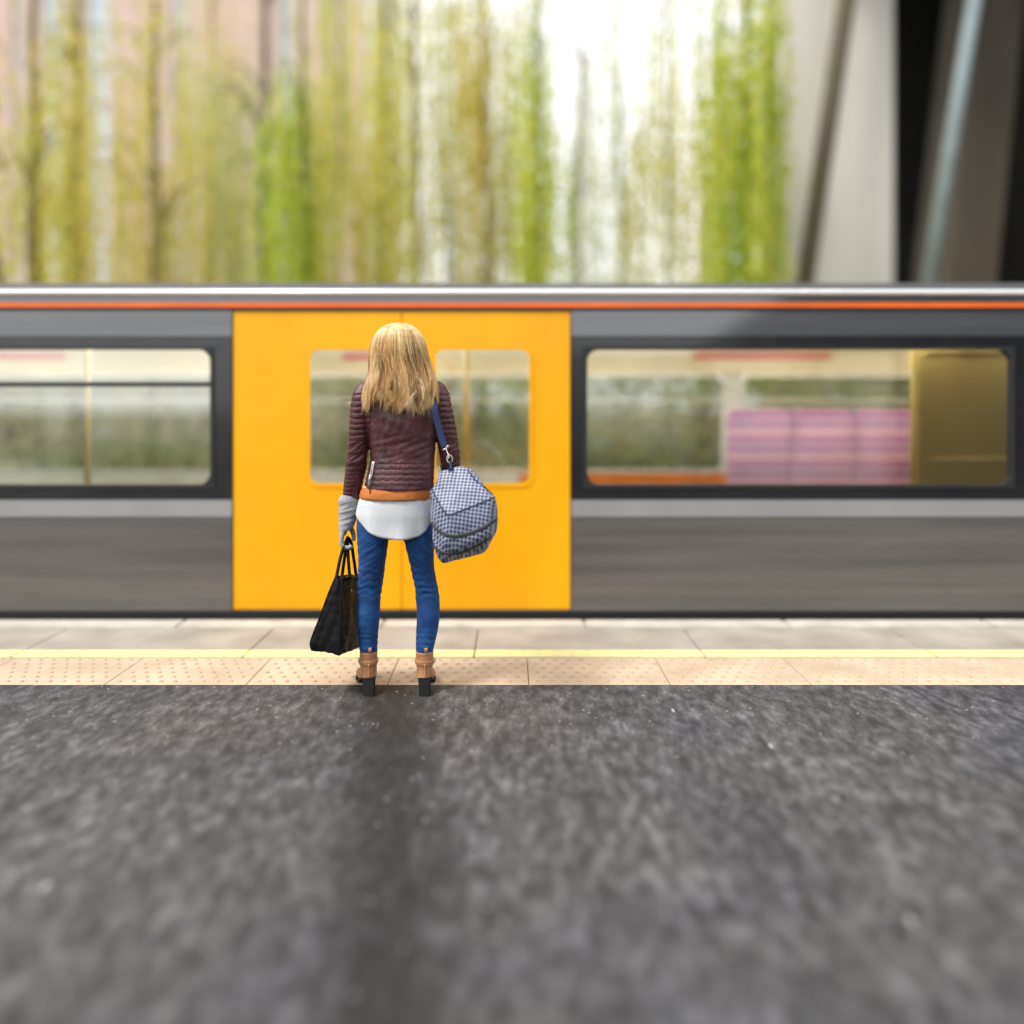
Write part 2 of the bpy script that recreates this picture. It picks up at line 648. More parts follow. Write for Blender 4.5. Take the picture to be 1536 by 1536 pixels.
def train_window(x0, x1, transom=False):
    bm = bmesh.new()
    e = .0006
    ring_frame(bm, rrect(x0 + e, x1 - e, zb0 + e, zb1 - e, .004), rrect(x0 + .028, x1 - .028, zb0 + .026, zb1 - .018, .075), YT - .006, YT + .035)
    fr = obj('window', bm, M['rubber'], train, bevel=.003)
    bm = bmesh.new()
    slab(bm, rrect(x0 + .020, x1 - .020, zb0 + .018, zb1 - .012, .08), YT + .012, YT + .018)
    obj('pane', bm, M['glass'], fr)
    if transom:
        bm = one_box(x0 + .024, x1 - .024, YT - .009, YT + .0112, TZ(580), TZ(573))
        obj('transom', bm, M['rubber'], fr, bevel=.004)
    return fr
for i, (a, bb) in enumerate(wins):
    train_window(a, bb, i in (0, 1))

# doors: two leaves
xm = (DX0 + DX1) / 2
def door_leaf(x0, x1, side):
    z0, z1 = .05, zs[466]
    wa, wb = (TX(470), TX(588)) if side < 0 else (TX(650), TX(797))
    if side < 0:
        wa, wb = TX(462), TX(588)
    wz0, wz1 = TZ(728), TZ(521)
    bm = bmesh.new()
    ring_frame(bm, rrect(x0, x1, z0, z1, .006), rrect(wa, wb, wz0, wz1, .06), YT + .006, YT + .036)
    d = obj('door', bm, M['train_yellow'], train, bevel=.004)
    bm = bmesh.new()
    ring_frame(bm, rrect(wa - .012, wb + .012, wz0 - .012, wz1 + .012, .068), rrect(wa + .014, wb - .014, wz0 + .014, wz1 - .014, .05), YT + .001, YT + .0055)
    obj('window_seal', bm, M['train_yellow'], d)
    bm = bmesh.new()
    slab(bm, rrect(wa + .001, wb - .001, wz0 + .001, wz1 - .001, .059), YT + .016, YT + .022)
    obj('pane', bm, M['glass_door'], d)
    return d
door_leaf(DX0 + .002, xm - .002, -1)
door_leaf(xm + .002, DX1 - .002, 1)
for xa, xb in ((xm - .012, xm + .012), (DX0 - .02, DX0 + .012), (DX1 - .012, DX1 + .02)):
    obj('door_jamb', one_box(xa, xb, YT + .0415, YT + .07, .05, zs[466]), M['rubber'], train)
obj('door_button', one_box(xm + .05, xm + .085, YT - .004, YT + .0055, .86, .90), M['rubber'], train)

# interior
obj('interior_floor', one_box(X0, X1, YT + .08, YF - .03, -.30, .02), M['floor_int'], train)
obj('ceiling', one_box(X0, X1, YT + .08, YF - .06, 1.955, 1.985), M['cream'], train)
for a in np.arange(-8.4, 8.6, 1.7):
    obj('ceiling_lamp', one_box(a, a + 1.35, YT + 1.75, YT + 1.95, 1.925, 1.954), M['lamp'], train)
    obj('ceiling_lamp', one_box(a, a + 1.35, YT + .62, YT + .82, 1.925, 1.954), M['lamp'], train)
# far side wall
fz0, fz1 = .70, 1.63
bm = bmesh.new()
box(bm, X0, .06, YF - .05, YF, -.3, fz0)
xs = [X0] + [q for wd in far_wins for q in wd] + [X1]
for a, bb in zip(xs[::2], xs[1::2]):
    box(bm, a, bb, YF - .049, YF, fz0 + .0005, fz1 - .0005)
box(bm, .0605, X1, YF - .05, YF, -.3, .58)
obj('far_wall', bm, M['lining'], train)
obj('dado_panel', one_box(.0605, X1, YF - .055, YF, .5805, fz0), M['int_orange'], train)
obj('cove_panel', one_box(X0, X1, YF - .05, YF, fz1, 1.99), M['cream'], train)
for a, bb in ((-5.0, -4.2), (1.7, 3.0), (-1.6, -.9)):
    obj('route_map', one_box(a, bb, YF - .056, YF - .0505, 1.76, 1.83), M['red'], train)
for a, bb in far_wins:
    bm = bmesh.new()
    ring_frame(bm, rrect(a + .001, bb - .001, fz0 + .001, fz1 - .001, .003), rrect(a + .03, bb - .03, fz0 + .03, fz1 - .03, .06), YF - .06, YF - .012)
    fr = obj('window', bm, M['alu'], train)
    bm = bmesh.new()
    slab(bm, rrect(a + .026, bb - .026, fz0 + .026, fz1 - .026, .06), YF - .034, YF - .030)
    obj('pane', bm, M['glass_far'], fr)
    obj('transom', one_box(a + .031, bb - .031, YF - .05, YF - .037, 1.37, 1.39), M['alu'], fr)
for px in (-230, 131, 700, 1370):
    x = (px - CX) / F * 5.75
    bm = bmesh.new()
    path_loft(bm, [(x, 5.75, .02), (x, 5.75, 1.954)], [.017, .017], 14, 1)
    obj('grab_pole', bm, M['pole'], train, True)
bm = bmesh.new()
path_loft(bm, [(X0 + .1, 5.62, 1.80), (X1 - .1, 5.62, 1.80)], [.014] * 2, 12, 1)
obj('handrail', bm, M['alu'], train, True)
# ochre draught screen near the right end of the window
def screen(x0, x1, y):
    bm = bmesh.new()
    ring_frame(bm, rrect(x0, x1, .05, 1.90, .05), rrect(x0 + .07, x1 - .05, .95, 1.70, .04), y, y + .03)
    s = obj('draught_screen', bm, M['ochre'], train, bevel=.004)
    bm = bmesh.new()
    slab(bm, rrect(x0 + .071, x1 - .051, .951, 1.699, .04), y + .012, y + .018)
    obj('pane', bm, M['ochre'], s)
screen((1375 - CX) / F * 5.9, (1545 - CX) / F * 5.9, 5.9)
screen((1560 - CX) / F * 6.2, (1800 - CX) / F * 6.2, 6.2)

# striped seats
m, nt, b, out = new_mat('striped_moquette')
v = coords(nt)
sep = nt.nodes.new('ShaderNodeSeparateXYZ')
nt.links.new(v, sep.inputs[0])
zz = math_n(nt, 'FRACT', math_n(nt, 'MULTIPLY', sep.outputs['Z'], 1 / .205))
c = ramp(nt, zz, [(0, (.30, .05, .42)), (.12, (.62, .24, .52)), (.30, (.76, .52, .62)), (.42, (.66, .20, .40)), (.48, (.74, .44, .64)),
                  (.68, (.16, .02, .36)), (.77, (.52, .14, .54)), (.86, (.78, .54, .60))], 'CONSTANT')
c = mixc(nt, .35, c, ramp(nt, noise_tex(nt, v, 300, 3), [(.3, .5), (.7, 1.2)]), 'MULTIPLY')
nt.links.new(c, b.inputs['Base Color'])
b.inputs['Roughness'].default_value = .9
M['moquette'] = m
def seat(xc, y):
    bm = bmesh.new()
    ps = rrect(xc - .256, xc + .256, .50, 1.30, .07)
    slab(bm, ps, y, y + .09)
    bmesh.ops.bevel(bm, geom=[e for e in bm.edges if abs(e.verts[0].co.y - e.verts[1].co.y) < 1e-5], offset=.025, segments=3, affect='EDGES')
    s = obj('seat', bm, M['moquette'], train, True)
    bm = bmesh.new()
    box(bm, xc - .235, xc + .235, y - .40, y + .005, .38, .49)
    obj('cushion', bm, M['moquette'], s, bevel=.03, segs=3)
    bm = bmesh.new()
    box(bm, xc - .20, xc + .20, y - .34, y + .03, .021, .3795)
    obj('seat_base', bm, M['under'], s)
for px in (1142, 1237, 1332):
    seat((px - CX) / F * 6.75, 6.75)

# wheels and underframe
obj('underframe', one_box(X0 + .3, X1 - .3, YT + .25, YF - .25, -.62, -.31), M['under'], train)
for xx in (-7.2, -5.3, 5.6, 7.5):
    for yy in (5.75, 7.19):
        bm = bmesh.new()
        path_loft(bm, [(xx, yy - .06, -.54), (xx, yy + .06, -.54)], [.36, .36], 28, 1)
        obj('wheel', bm, M['rail'], train)

# ------------------------------------------------------------------ foliage helpers
def leaf_mesh(name, leaves, mat, parent=None):
    """leaves: list of (pos, dir, side, length, width, tint)"""
    n = len(leaves)
    co = np.empty((n * 4, 3), np.float32)
    tint = np.empty(n, np.float32)
    for i, (p, d, s, L, W, t) in enumerate(leaves):
        j = i * 4
        mid = (p[0] + d[0] * L * .45, p[1] + d[1] * L * .45, p[2] + d[2] * L * .45)
        co[j] = p
        co[j + 1] = (mid[0] + s[0] * W, mid[1] + s[1] * W, mid[2] + s[2] * W)
        co[j + 2] = (p[0] + d[0] * L, p[1] + d[1] * L, p[2] + d[2] * L)
        co[j + 3] = (mid[0] - s[0] * W, mid[1] - s[1] * W, mid[2] - s[2] * W)
        tint[i] = t
    me = bpy.data.meshes.new(name)
    me.vertices.add(n * 4)
    me.vertices.foreach_set('co', co.ravel())
    me.loops.add(n * 4)
    me.loops.foreach_set('vertex_index', np.arange(n * 4, dtype=np.int32))
    me.polygons.add(n)
    me.polygons.foreach_set('loop_start', np.arange(0, n * 4, 4, dtype=np.int32))
    me.update(calc_edges=True)
    a = me.attributes.new('tint', 'FLOAT', 'FACE')
    a.data.foreach_set('value', tint)
    return link(name, me, mat, parent)


def rdir(down=0.0):
    v = Vector((random.gauss(0, 1), random.gauss(0, 1), random.gauss(0, 1) - down))
    return v.normalized()


def rside(d):
    s = d.cross(Vector((random.gauss(0, 1), random.gauss(0, 1), random.gauss(0, 1))))
    return s.normalized() if s.length > 1e-6 else Vector((1, 0, 0))


M['bark_olive'] = pmat('bark_olive', (.24, .20, .10), (.14, .115, .055), 4, .9, .8, 18, .03, stretch=(1, 1, .2))
M['bark_dark'] = pmat('bark_dark', (.09, .065, .045), (.04, .03, .02), 4, .9, .8, 18, .03, stretch=(1, 1, .2))
M['bark_grey'] = pmat('bark_grey', (.34, .30, .26), (.20, .175, .15), 4, .9, .8, 18, .03, stretch=(1, 1, .2))
LEAF = {
    'green': leaf_mat('leaf_green', [(0, (.28, .42, .05)), (.5, (.54, .64, .07)), (.85, (.72, .72, .10)), (1, (.78, .66, .10))]),
    'yellow': leaf_mat('leaf_yellow', [(0, (.48, .50, .10)), (.45, (.72, .68, .18)), (.8, (.72, .58, .12)), (1, (.74, .46, .08))]),
    'olive': leaf_mat('leaf_olive', [(0, (.42, .42, .08)), (.5, (.70, .68, .13)), (.85, (.78, .72, .18)), (1, (.78, .52, .12))]),
    'pale': leaf_mat('leaf_pale', [(0, (.38, .46, .18)), (.5, (.56, .61, .27)), (.9, (.66, .66, .30)), (1, (.7, .54, .18))]),
    'hedge': leaf_mat('leaf_hedge', [(0, (.30, .36, .17)), (.5, (.58, .62, .34)), (.8, (.74, .68, .34)), (1, (.80, .60, .18))]),
    'ivy': leaf_mat('leaf_ivy', [(0, (.05, .08, .03)), (.5, (.15, .21, .07)), (.9, (.30, .34, .10)), (.97, (.5, .36, .05)), (1, (.55, .36, .04))]),
}


def weeping_tree(px, Y, kind, bark, label, halfw=1.0, strands=130, tr=.13, H=None, lean=0, zlow=1.6, leaflen=.15, px_top=None, dens=.075):
    base = Vector(((px - CX) / F * Y, Y, .1))
    H = H or 1.32 + 640 / F * Y + 1.0
    root = empty('weeping_tree', base)
    tag(root, label, 'tree', 'trees behind the train')
    top_dx = ((px_top - px) / F * Y) if px_top is not None else lean
    bm = bmesh.new()
    pts, rad = [], []
    for i in range(9):
        t = i / 8
        pts.append(base + Vector((top_dx * t ** 1.1 + .14 * noise.noise((t * 3, px, 0)), .14 * noise.noise((t * 3, px, 5)), (H - .8) * t - .15)))
        rad.append(tr * (1.25 - .85 * t) * (1.3 if i == 0 else 1))
    path_loft(bm, pts, rad, 12, 3, Vector((0, 1, 0)))
    # limbs, arching out
    ends = []
    for i in range(9):
        t = .45 + .5 * random.random()
        k = t * 8
        a = pts[int(k)].lerp(pts[min(8, int(k) + 1)], k % 1)
        ang = random.random() * 2 * math.pi
        L = halfw * (.5 + .6 * random.random())
        e1 = a + Vector((math.cos(ang) * L * .5, math.sin(ang) * L * .5, .55 + .4 * random.random()))
        e2 = a + Vector((math.cos(ang) * L, math.sin(ang) * L, .45 + .3 * random.random()))
        path_loft(bm, [a, e1, e2], [tr * .28, tr * .17, tr * .07], 7, 3, Vector((0, 1, .2)))
        ends.append(e2); ends.append(e1)
    obj('trunk', bm, bark, root, True)
    leaves = []
    for s in range(strands):
        e = random.choice(ends)
        p = e + Vector((random.gauss(0, halfw * .28), random.gauss(0, .35), random.uniform(-.5, .5)))
        if random.random() < .35:
            p.z = random.uniform(H * .35, H * .8)
        L = random.uniform(1.4, 6.0)
        if p.z - L < zlow:
            L = max(.4, p.z - zlow)
        sx, sy = random.gauss(0, .02), random.gauss(0, .035)
        ph = random.random() * 6
        tb = min(1, max(0, random.gauss(.5, .22)))
        nl = int(L / dens)
        for i in range(nl):
            t = i / max(1, nl)
            q = p + Vector((sx * L * t + .05 * math.sin(ph + t * 5), sy * L * t + .05 * math.cos(ph + t * 4), -L * t))
            d = rdir(2.2)
            leaves.append((q, d, rside(d), leaflen * random.uniform(.6, 1.25), leaflen * random.uniform(.14, .24), min(1, max(0, tb + random.gauss(0, .15)))))
    leaf_mesh('crown', leaves, LEAF[kind], root)
    return root


B_O, B_D, B_G = M['bark_olive'], M['bark_dark'], M['bark_grey']
weeping_tree(52, 12, 'olive', B_O, 'straight olive barked tree at the far left behind the train', .5, 40, .10)
weeping_tree(115, 15, 'olive', B_O, 'brown trunked tree second from left, in front of pink building', .6, 50, .15, zlow=2.2)
weeping_tree(40, 11, 'olive', B_D, 'dark tree leaning left over the train roof at the left edge', .5, 22, .14, px_top=-90)
weeping_tree(232, 14, 'yellow', B_O, 'slim tree with yellow leaves before the pink wall', 1.3, 130, .11)
weeping_tree(398, 16, 'pale', B_D, 'pale leaved tree with dark brown trunk before the pink building', 1.1, 110, .13)
weeping_tree(455, 13, 'green', B_O, 'green weeping tree at the right half of the pink building', .55, 95, .07)
weeping_tree(574, 17, 'olive', B_O, 'thin olive weeping tree at the corner of the pink building', .8, 80, .12)
weeping_tree(622, 14, 'olive', B_O, 'olive yellow weeping tree above the standing woman', .8, 85, .08)
weeping_tree(728, 15, 'yellow', B_G, 'yellow weeping tree just right of the woman', .95, 100, .09)
weeping_tree(808, 13, 'green', B_O, 'narrow green weeping tree near the middle of the row', .42, 75, .05)
weeping_tree(870, 18, 'pale', B_G, 'thin grey trunked tree with sparse pale leaves against white sky', .9, 50, .11)
weeping_tree(1000, 14, 'olive', B_O, 'sparse olive weeping tree against white sky', .8, 60, .035)
weeping_tree(930, 16, 'pale', B_O, 'faint pale green weeping tree with white sky around it', .9, 50, .035)
weeping_tree(1118, 12.5, 'green', B_O, 'dense bright green weeping tree beside the pale concrete pier', .52, 190, .07)

weeping_tree(320, 17, 'yellow', B_O, 'slender yellow tree before the middle of the pink wall', .8, 70, .045)
weeping_tree(512, 16, 'yellow', B_O, 'slender yellow tree left of the pink building corner', .6, 60, .045)
weeping_tree(672, 17, 'pale', B_G, 'pale green tree between the olive and the yellow tree above the woman', .7, 60, .05)
weeping_tree(768, 19, 'pale', B_O, 'faint pale tree left of the narrow green tree', .7, 40, .05)
weeping_tree(1050, 17, 'yellow', B_O, 'faint yellow tree just left of the dense bright green tree', .8, 50, .045)

# hedge beyond the far track, seen through the carriage windows
root = empty('hedge', (-2, 10.3, -.4))
tag(root, 'leafy autumn hedge seen through the train windows', 'hedge')
leaves = []
for i in range(26000):
    x = random.uniform(-14, 9)
    hh = 1.95 + .35 * noise.noise((x * .6, 0, 3))
    z = -.4 + (hh + .4) * random.random() ** .8
    y = 10.2 + random.gauss(0, .22) + .25 * noise.noise((x * .9, z * 1.4, 9))
    d = rdir(.4)
    t = .5 + .5 * noise.noise((x * .9, z * 1.3, 1)) + random.gauss(0, .2)
    leaves.append((Vector((x, y, z)), d, rside(d), random.uniform(.07, .14), random.uniform(.02, .035), min(1, max(0, t))))
leaf_mesh('foliage', leaves, LEAF['hedge'], root)
bm = bmesh.new()
for i in range(46):
    x = -14 + i * .5 + random.uniform(-.1, .1)
    path_loft(bm, [(x, 10.3, -.5), (x + random.gauss(0, .1), 10.3, .5), (x + random.gauss(0, .2), 10.3, 1.7)], [.03, .022, .008], 6, 2)
obj('stem', bm, M['bark_olive'], root)

# ------------------------------------------------------------------ pink building behind the trees
M['pink'] = pmat('pink_render', (.68, .52, .455), (.58, .44, .38), 1.2, .85, .3, 40)
M['white_trim'] = pmat('white_trim', (.78, .78, .76), None, 2, .6)
M['pale_glass'] = pmat('pale_glazing', (.60, .66, .70), (.52, .58, .63), 1, .12, coat=.5)
YB = 26
def BX(px): return (px - CX) / F * YB
bld = empty('pink_building', (BX(200), YB + 3, .3))
tag(bld, 'tall pale pink building with narrow vertical windows behind the trees', 'building')
segs = [(-420, 18), (30, 62), (92, 128), (165, 258), (282, 418), (436, 545)]
bm = bmesh.new()
for a, bb in segs:
    box(bm, BX(a), BX(bb), YB, YB + 6, .2, 16.5)
obj('wall', bm, M['pink'], bld)
bm = bmesh.new()
gaps = [(18, 30), (62, 92), (128, 165), (258, 282), (418, 436)]
for a, bb in gaps:
    bm = bmesh.new()
    box(bm, BX(a) + .002, BX(bb) - .002, YB + .12, YB + .2, .2, 16.2)
    wn = obj('window', bm, M['pale_glass'], bld)
    for k in range(1, 14):
        obj('glazing_bar', one_box(BX(a) + .002, BX(bb) - .002, YB + .06, YB + .1195, .2 + k * 1.2, .28 + k * 1.2), M['white_trim'], wn)
obj('quoin', one_box(BX(545) + .002, BX(562), YB - .05, YB + 6, .2, 16.5), M['white_trim'], bld)
obj('roof', one_box(BX(-425), BX(566), YB - .15, YB + 6.2, 16.502, 16.9), M['roof'], bld)

# ------------------------------------------------------------------ viaduct on the right
M['conc_pale'] = pmat('pale_concrete', (.80, .765, .71), (.68, .645, .595), .8, .85, .4, 30, stretch=(1, 1, .3))
M['conc_brown'] = pmat('brown_concrete', (.10, .078, .055), (.06, .05, .036), 1, .85, .4, 30, stretch=(1, 1, .3))
M['shade_black'] = pmat('shade_black_brick', (.016, .016, .016), (.009, .009, .009), 1.5, .9, .5, 30)  # near-black base stands for the shadow under the viaduct
M['steel_blue'] = pmat('galvanised_steel', (.42, .50, .53), (.34, .41, .44), 3, .4, metal=.3)
M['rust_pipe'] = pmat('brown_pipe', (.11, .085, .042), (.08, .06, .03), 3, .6)
via = empty('viaduct', (7.5, 16, 0))
tag(via, 'dark concrete viaduct with a pale pier behind the train on the right', 'viaduct')
bm = bmesh.new()
box(bm, P(1168, 0, 14).x, P(1343, 0, 14).x, 14, 15.2, -.4, 10.5)
obj('pier', bm, M['conc_pale'], via, bevel=.06)['label'] = 'pale concrete pier'
bm = bmesh.new()
def prism(bm, quad_px, Y, depth):
    a = [bm.verts.new(P(x, y, Y)) for x, y in quad_px]
    b2 = [bm.verts.new(P(x, y, Y) + Vector((0, depth, 0))) for x, y in quad_px]
    bm.faces.new(a); bm.faces.new(b2[::-1])
    n = len(a)
    for k in range(n):
        bm.faces.new((a[k], b2[k], b2[(k + 1) % n], a[(k + 1) % n]))
prism(bm, [(1392, 640), (1475, 640), (1560, -200), (1492, -200)], 13.2, 1.2)
obj('raking_pier', bm, M['conc_brown'], via, bevel=.04)['label'] = 'brown raking pier'
obj('back_wall', one_box(P(1335, 0, 17).x, 22, 17, 17.5, -.4, 12.5), M['shade_black'], via)
obj('side_wall', one_box(9.6, 10.0, 11.0, 16.99, -.4, 10.49), M['shade_black'], via)
obj('deck', one_box(P(1170, 0, 14).x, 22, 10.8, 17.6, 10.502, 11.6), M['shade_black'], via)
bm = bmesh.new()
path_loft(bm, [P(1378, 520, 12.6), P(1468, -40, 12.6), P(1487, -160, 12.6)], [.11, .11, .11], 14, 1, Vector((0, 1, 0)))
tag(obj('steel_strut', bm, M['steel_blue'], None, True), 'pale blue grey steel strut leaning before the dark viaduct opening', 'strut')
bm = bmesh.new()
path_loft(bm, [P(1192, 560, 13.4), P(1205, 440, 13.4), P(1272, -20, 13.4), P(1295, -170, 13.4)], [.145] * 4, 14, 1, Vector((0, 1, 0)))
tag(obj('leaning_post', bm, M['rust_pipe'], None, True), 'brown leaning post in front of the pale concrete pier', 'post')

# ------------------------------------------------------------------ station wall behind the camera (mirrored in the glass)
M['wall_conc'] = pmat('wall_concrete', (.66, .66, .61), (.50, .50, .46), 1.2, .85, .4, 40, detail=8)
M['wall_dark'] = pmat('wall_dark', (.05, .048, .045), None, 2, .7)
M['timber'] = pmat('weathered_timber', (.16, .13, .10), (.09, .075, .06), 4, .8, .5, 30)
YW = -3.6
DEP = YT + (YT - YW)
def RX(px): return (px - CX) / F * DEP
def RZ(py): return CAM_H - (py - HOR) / F * DEP
bm = bmesh.new()
box(bm, -12, RX(420), YW - .4, YW, -1.0, .30)  # left stretch kept low so bright sky mirrors in the left window
box(bm, RX(420), RX(1340), YW - .4, YW + .002, -1.0, 2.25)
for k in range(-3, 5):
    box(bm, k * 1.3 - .012, k * 1.3 + .012, YW + .001, YW + .014, 0.002, 2.2)
wl = obj('concrete_wall', bm, M['wall_conc'])
tag(wl, 'grey concrete wall with ivy mirrored in the train windows', 'wall')
bm = bmesh.new()
slab(bm, [(RX(1342), -1.0), (12, -1.0), (12, 4.6), (RX(1330), 4.0), (RX(1190), 3.2), (RX(1085), 2.28), (RX(1342), 2.26)], YW - 3, YW - .41)  # unseen, added for dark reflections; slanted top shapes a bright diagonal on the train
tag(obj('dark_reflection_mass', bm, M['wall_dark']), 'unseen dark mass behind the camera, added to darken the right train reflections', 'building')
leaves = []
def ivy_blob(cx, cz, sx, sz, n, th=.12):
    for i in range(n):
        x, z = random.gauss(cx, sx), random.gauss(cz, sz)
        if z < .02 or z > 2.4:
            continue
        d = rdir(.6)
        t = min(1, max(0, random.gauss(.5, .27)))
        leaves.append((Vector((x, YW + .03 + abs(random.gauss(0, th)), z)), d, rside(d), random.uniform(.05, .1), random.uniform(.02, .04), t))
ivy_blob(RX(940), .25, .55, .28, 2600, .25)
ivy_blob(RX(250), .38, 1.0, .2, 2400)
ivy_blob(RX(-300), .3, 1.3, .15, 900)
ivy_blob(RX(560), .8, .6, .5, 2000)
ivy_blob(RX(720), 1.0, .6, .5, 2400)
ivy_blob(RX(1050), 1.2, .14, .5, 1500)
ivy_blob(RX(1150), 1.72, .55, .10, 1500)
ivy_blob(RX(1220), 1.65, .3, .25, 700)
tag(leaf_mesh('ivy', leaves, LEAF['ivy']), 'green and yellow ivy mirrored in the train windows', 'ivy')
bm = bmesh.new()
for px in (1040, 1075, 1345):
    box(bm, RX(px) - .07, RX(px) + .07, YW + .012, YW + .16, .001, 1.72)
box(bm, RX(1040) - .1, RX(1345) + .1, YW + .012, YW + .18, 1.7205, 1.86)
tag(obj('door_frame', bm, M['timber'], bevel=.01), 'ivy grown timber door frame mirrored in the right train window', 'door frame')

# ------------------------------------------------------------------ the woman
M['skin'] = pmat('skin', (.62, .40, .30), (.56, .35, .26), 12, .5)
m, nt, b, out = new_mat('burgundy_leather')
v = coords(nt)
f = noise_tex(nt, v, 14, 6, .6, .4)
c = ramp(nt, f, [(.3, (.034, .008, .011)), (.55, (.070, .017, .022)), (.75, (.125, .036, .042))])
nt.links.new(c, b.inputs['Base Color'])
nt.links.new(ramp(nt, noise_tex(nt, v, 30, 5), [(.3, .20), (.7, .40)]), b.inputs['Roughness'])
h = math_n(nt, 'ADD', noise_tex(nt, v, 38, 6, .65, .8), math_n(nt, 'MULTIPLY', noise_tex(nt, v, 330, 3), .35))
bump(nt, b, h, .55, .006)
M['jacket'] = m
m, nt, b, out = new_mat('blue_denim')
v = coords(nt)
f = noise_tex(nt, v, 9, 5, .6)
f2 = noise_tex(nt, coords(nt, (1, 1, .25)), 260, 3, .6)
c = ramp(nt, f, [(.3, (.002, .026, .105)), (.55, (.004, .058, .21)), (.78, (.025, .125, .34))])
c = mixc(nt, .6, c, ramp(nt, f2, [(.3, .6), (.7, 1.35)]), 'MULTIPLY')
nt.links.new(c, b.inputs['Base Color'])
b.inputs['Roughness'].default_value = .85
bump(nt, b, math_n(nt, 'ADD', noise_tex(nt, coords(nt, (1, 1, 2.2)), 24, 5, .6), math_n(nt, 'MULTIPLY', f2, .25)), .5, .006)
M['denim'] = m
M['knit_orange'] = pmat('orange_knit', (.48, .15, .03), (.40, .115, .022), 20, .9, .5, 300, .003, stretch=(1, 1, .5))
M['glove'] = pmat('grey_wool', (.40, .41, .43), (.31, .32, .34), 30, .95, .6, 260, .004)
m, nt, b, out = new_mat('white_dotted_cotton')
v = coords(nt)
sep = nt.nodes.new('ShaderNodeSeparateXYZ')
nt.links.new(v, sep.inputs[0])
g1 = math_n(nt, 'COSINE', math_n(nt, 'MULTIPLY', sep.outputs['X'], 2 * math.pi / .0085))
g2 = math_n(nt, 'COSINE', math_n(nt, 'MULTIPLY', sep.outputs['Z'], 2 * math.pi / .0085))
g = math_n(nt, 'MAXIMUM', g1, g2)
c = mixc(nt, ramp(nt, g, [(.75, 0), (.95, 1)]), (.60, .615, .635), (.44, .46, .49))
nt.links.new(c, b.inputs['Base Color'])
b.inputs['Roughness'].default_value = .85
bump(nt, b, noise_tex(nt, coords(nt, (1, 1, .35)), 18, 3), .35, .012)
M['shirt'] = m
M['tan'] = pmat('tan_leather', (.44, .21, .09), (.33, .15, .06), 22, .45, .4, 60, .002)
M['sole'] = pmat('black_sole', (.007, .007, .007), (.012, .011, .011), 15, .55, spec=.25)
M['silver'] = pmat('silver_metal', (.75, .74, .70), None, 10, .28, metal=1)
M['black_leather'] = pmat('black_leather', (.006, .006, .007), (.010, .010, .011), 14, .46, .4, 120, .003, spec=.10)
M['navy'] = pmat('navy_webbing', (.010, .020, .085), (.008, .015, .06), 60, .8, .4, 300)

body_r = dict(
    torso=[(584, 621, 558, 3.87, .045), (580, 624, 568, 3.865, .05), (556, 646, 578, 3.86, .065), (545, 658, 592, 3.86, .085), (550, 655, 620, 3.86, .10), (555, 652, 650, 3.86, .10),
           (560, 647, 680, 3.86, .092), (556, 648, 705, 3.86, .098), (546, 648, 735, 3.86, .11), (538, 650, 765, 3.855, .115), (540, 650, 795, 3.855, .105), (552, 640, 806, 3.86, .07)],
    left_leg=[(536, 592, 770, 3.855, .095), (536, 583.5, 804, 3.86, .088), (537.5, 580, 830, 3.865, .08), (538, 576.5, 856, 3.87, .072), (538, 572.5, 882, 3.872, .061), (537, 570.5, 900, 3.866, .059),
              (536, 570, 921, 3.857, .058), (537, 567.5, 945, 3.852, .050), (539, 566, 968, 3.846, .045), (540, 565, 990, 3.845, .04)],
    right_leg=[(596, 652, 770, 3.855, .095), (604, 652, 804, 3.86, .088), (611.5, 650.5, 830, 3.865, .08), (617.5, 651.5, 856, 3.87, .072), (623, 656.5, 882, 3.872, .061), (624, 659, 900, 3.866, .059),
               (625, 659.5, 921, 3.857, .058), (624.5, 656.5, 945, 3.852, .050), (624, 651, 968, 3.846, .045), (624.5, 649.5, 990, 3.845, .04)],
)
sleeve_l = [(541, 556, 573, 3.86, .03), (534, 560, 580, 3.858, .045), (529.5, 560, 590, 3.855, .055), (526.5, 559, 610, 3.855, .060), (524.5, 556, 640, 3.858, .056), (523, 554, 668, 3.862, .051),
            (520.5, 552.5, 686, 3.868, .050), (518.5, 550, 702, 3.876, .047), (516, 544.5, 725, 3.888, .042), (514, 539, 749, 3.90, .037)]
sleeve_r = [(645, 661, 572, 3.86, .03), (642, 669, 579, 3.858, .045), (643, 674, 589, 3.855, .055), (646, 678, 608, 3.855, .060), (650, 683.5, 635, 3.858, .056), (655, 687.5, 660, 3.865, .051),
            (659, 691, 685, 3.885, .050), (661, 690.5, 705, 3.925, .047), (660, 687, 728, 3.96, .042), (657, 681, 750, 3.985, .037)]

person = None
bm = bmesh.new()
loft(bm, rings_px(body_r['torso'], -.012), 36, 4)
loft(bm, rings_px(body_r['left_leg'], -.007), 28, 4)
loft(bm, rings_px(body_r['right_leg'], -.007), 28, 4)
loft(bm, rings_px(sleeve_l, -.013), 24, 4)
loft(bm, rings_px(sleeve_r, -.013), 24, 4)
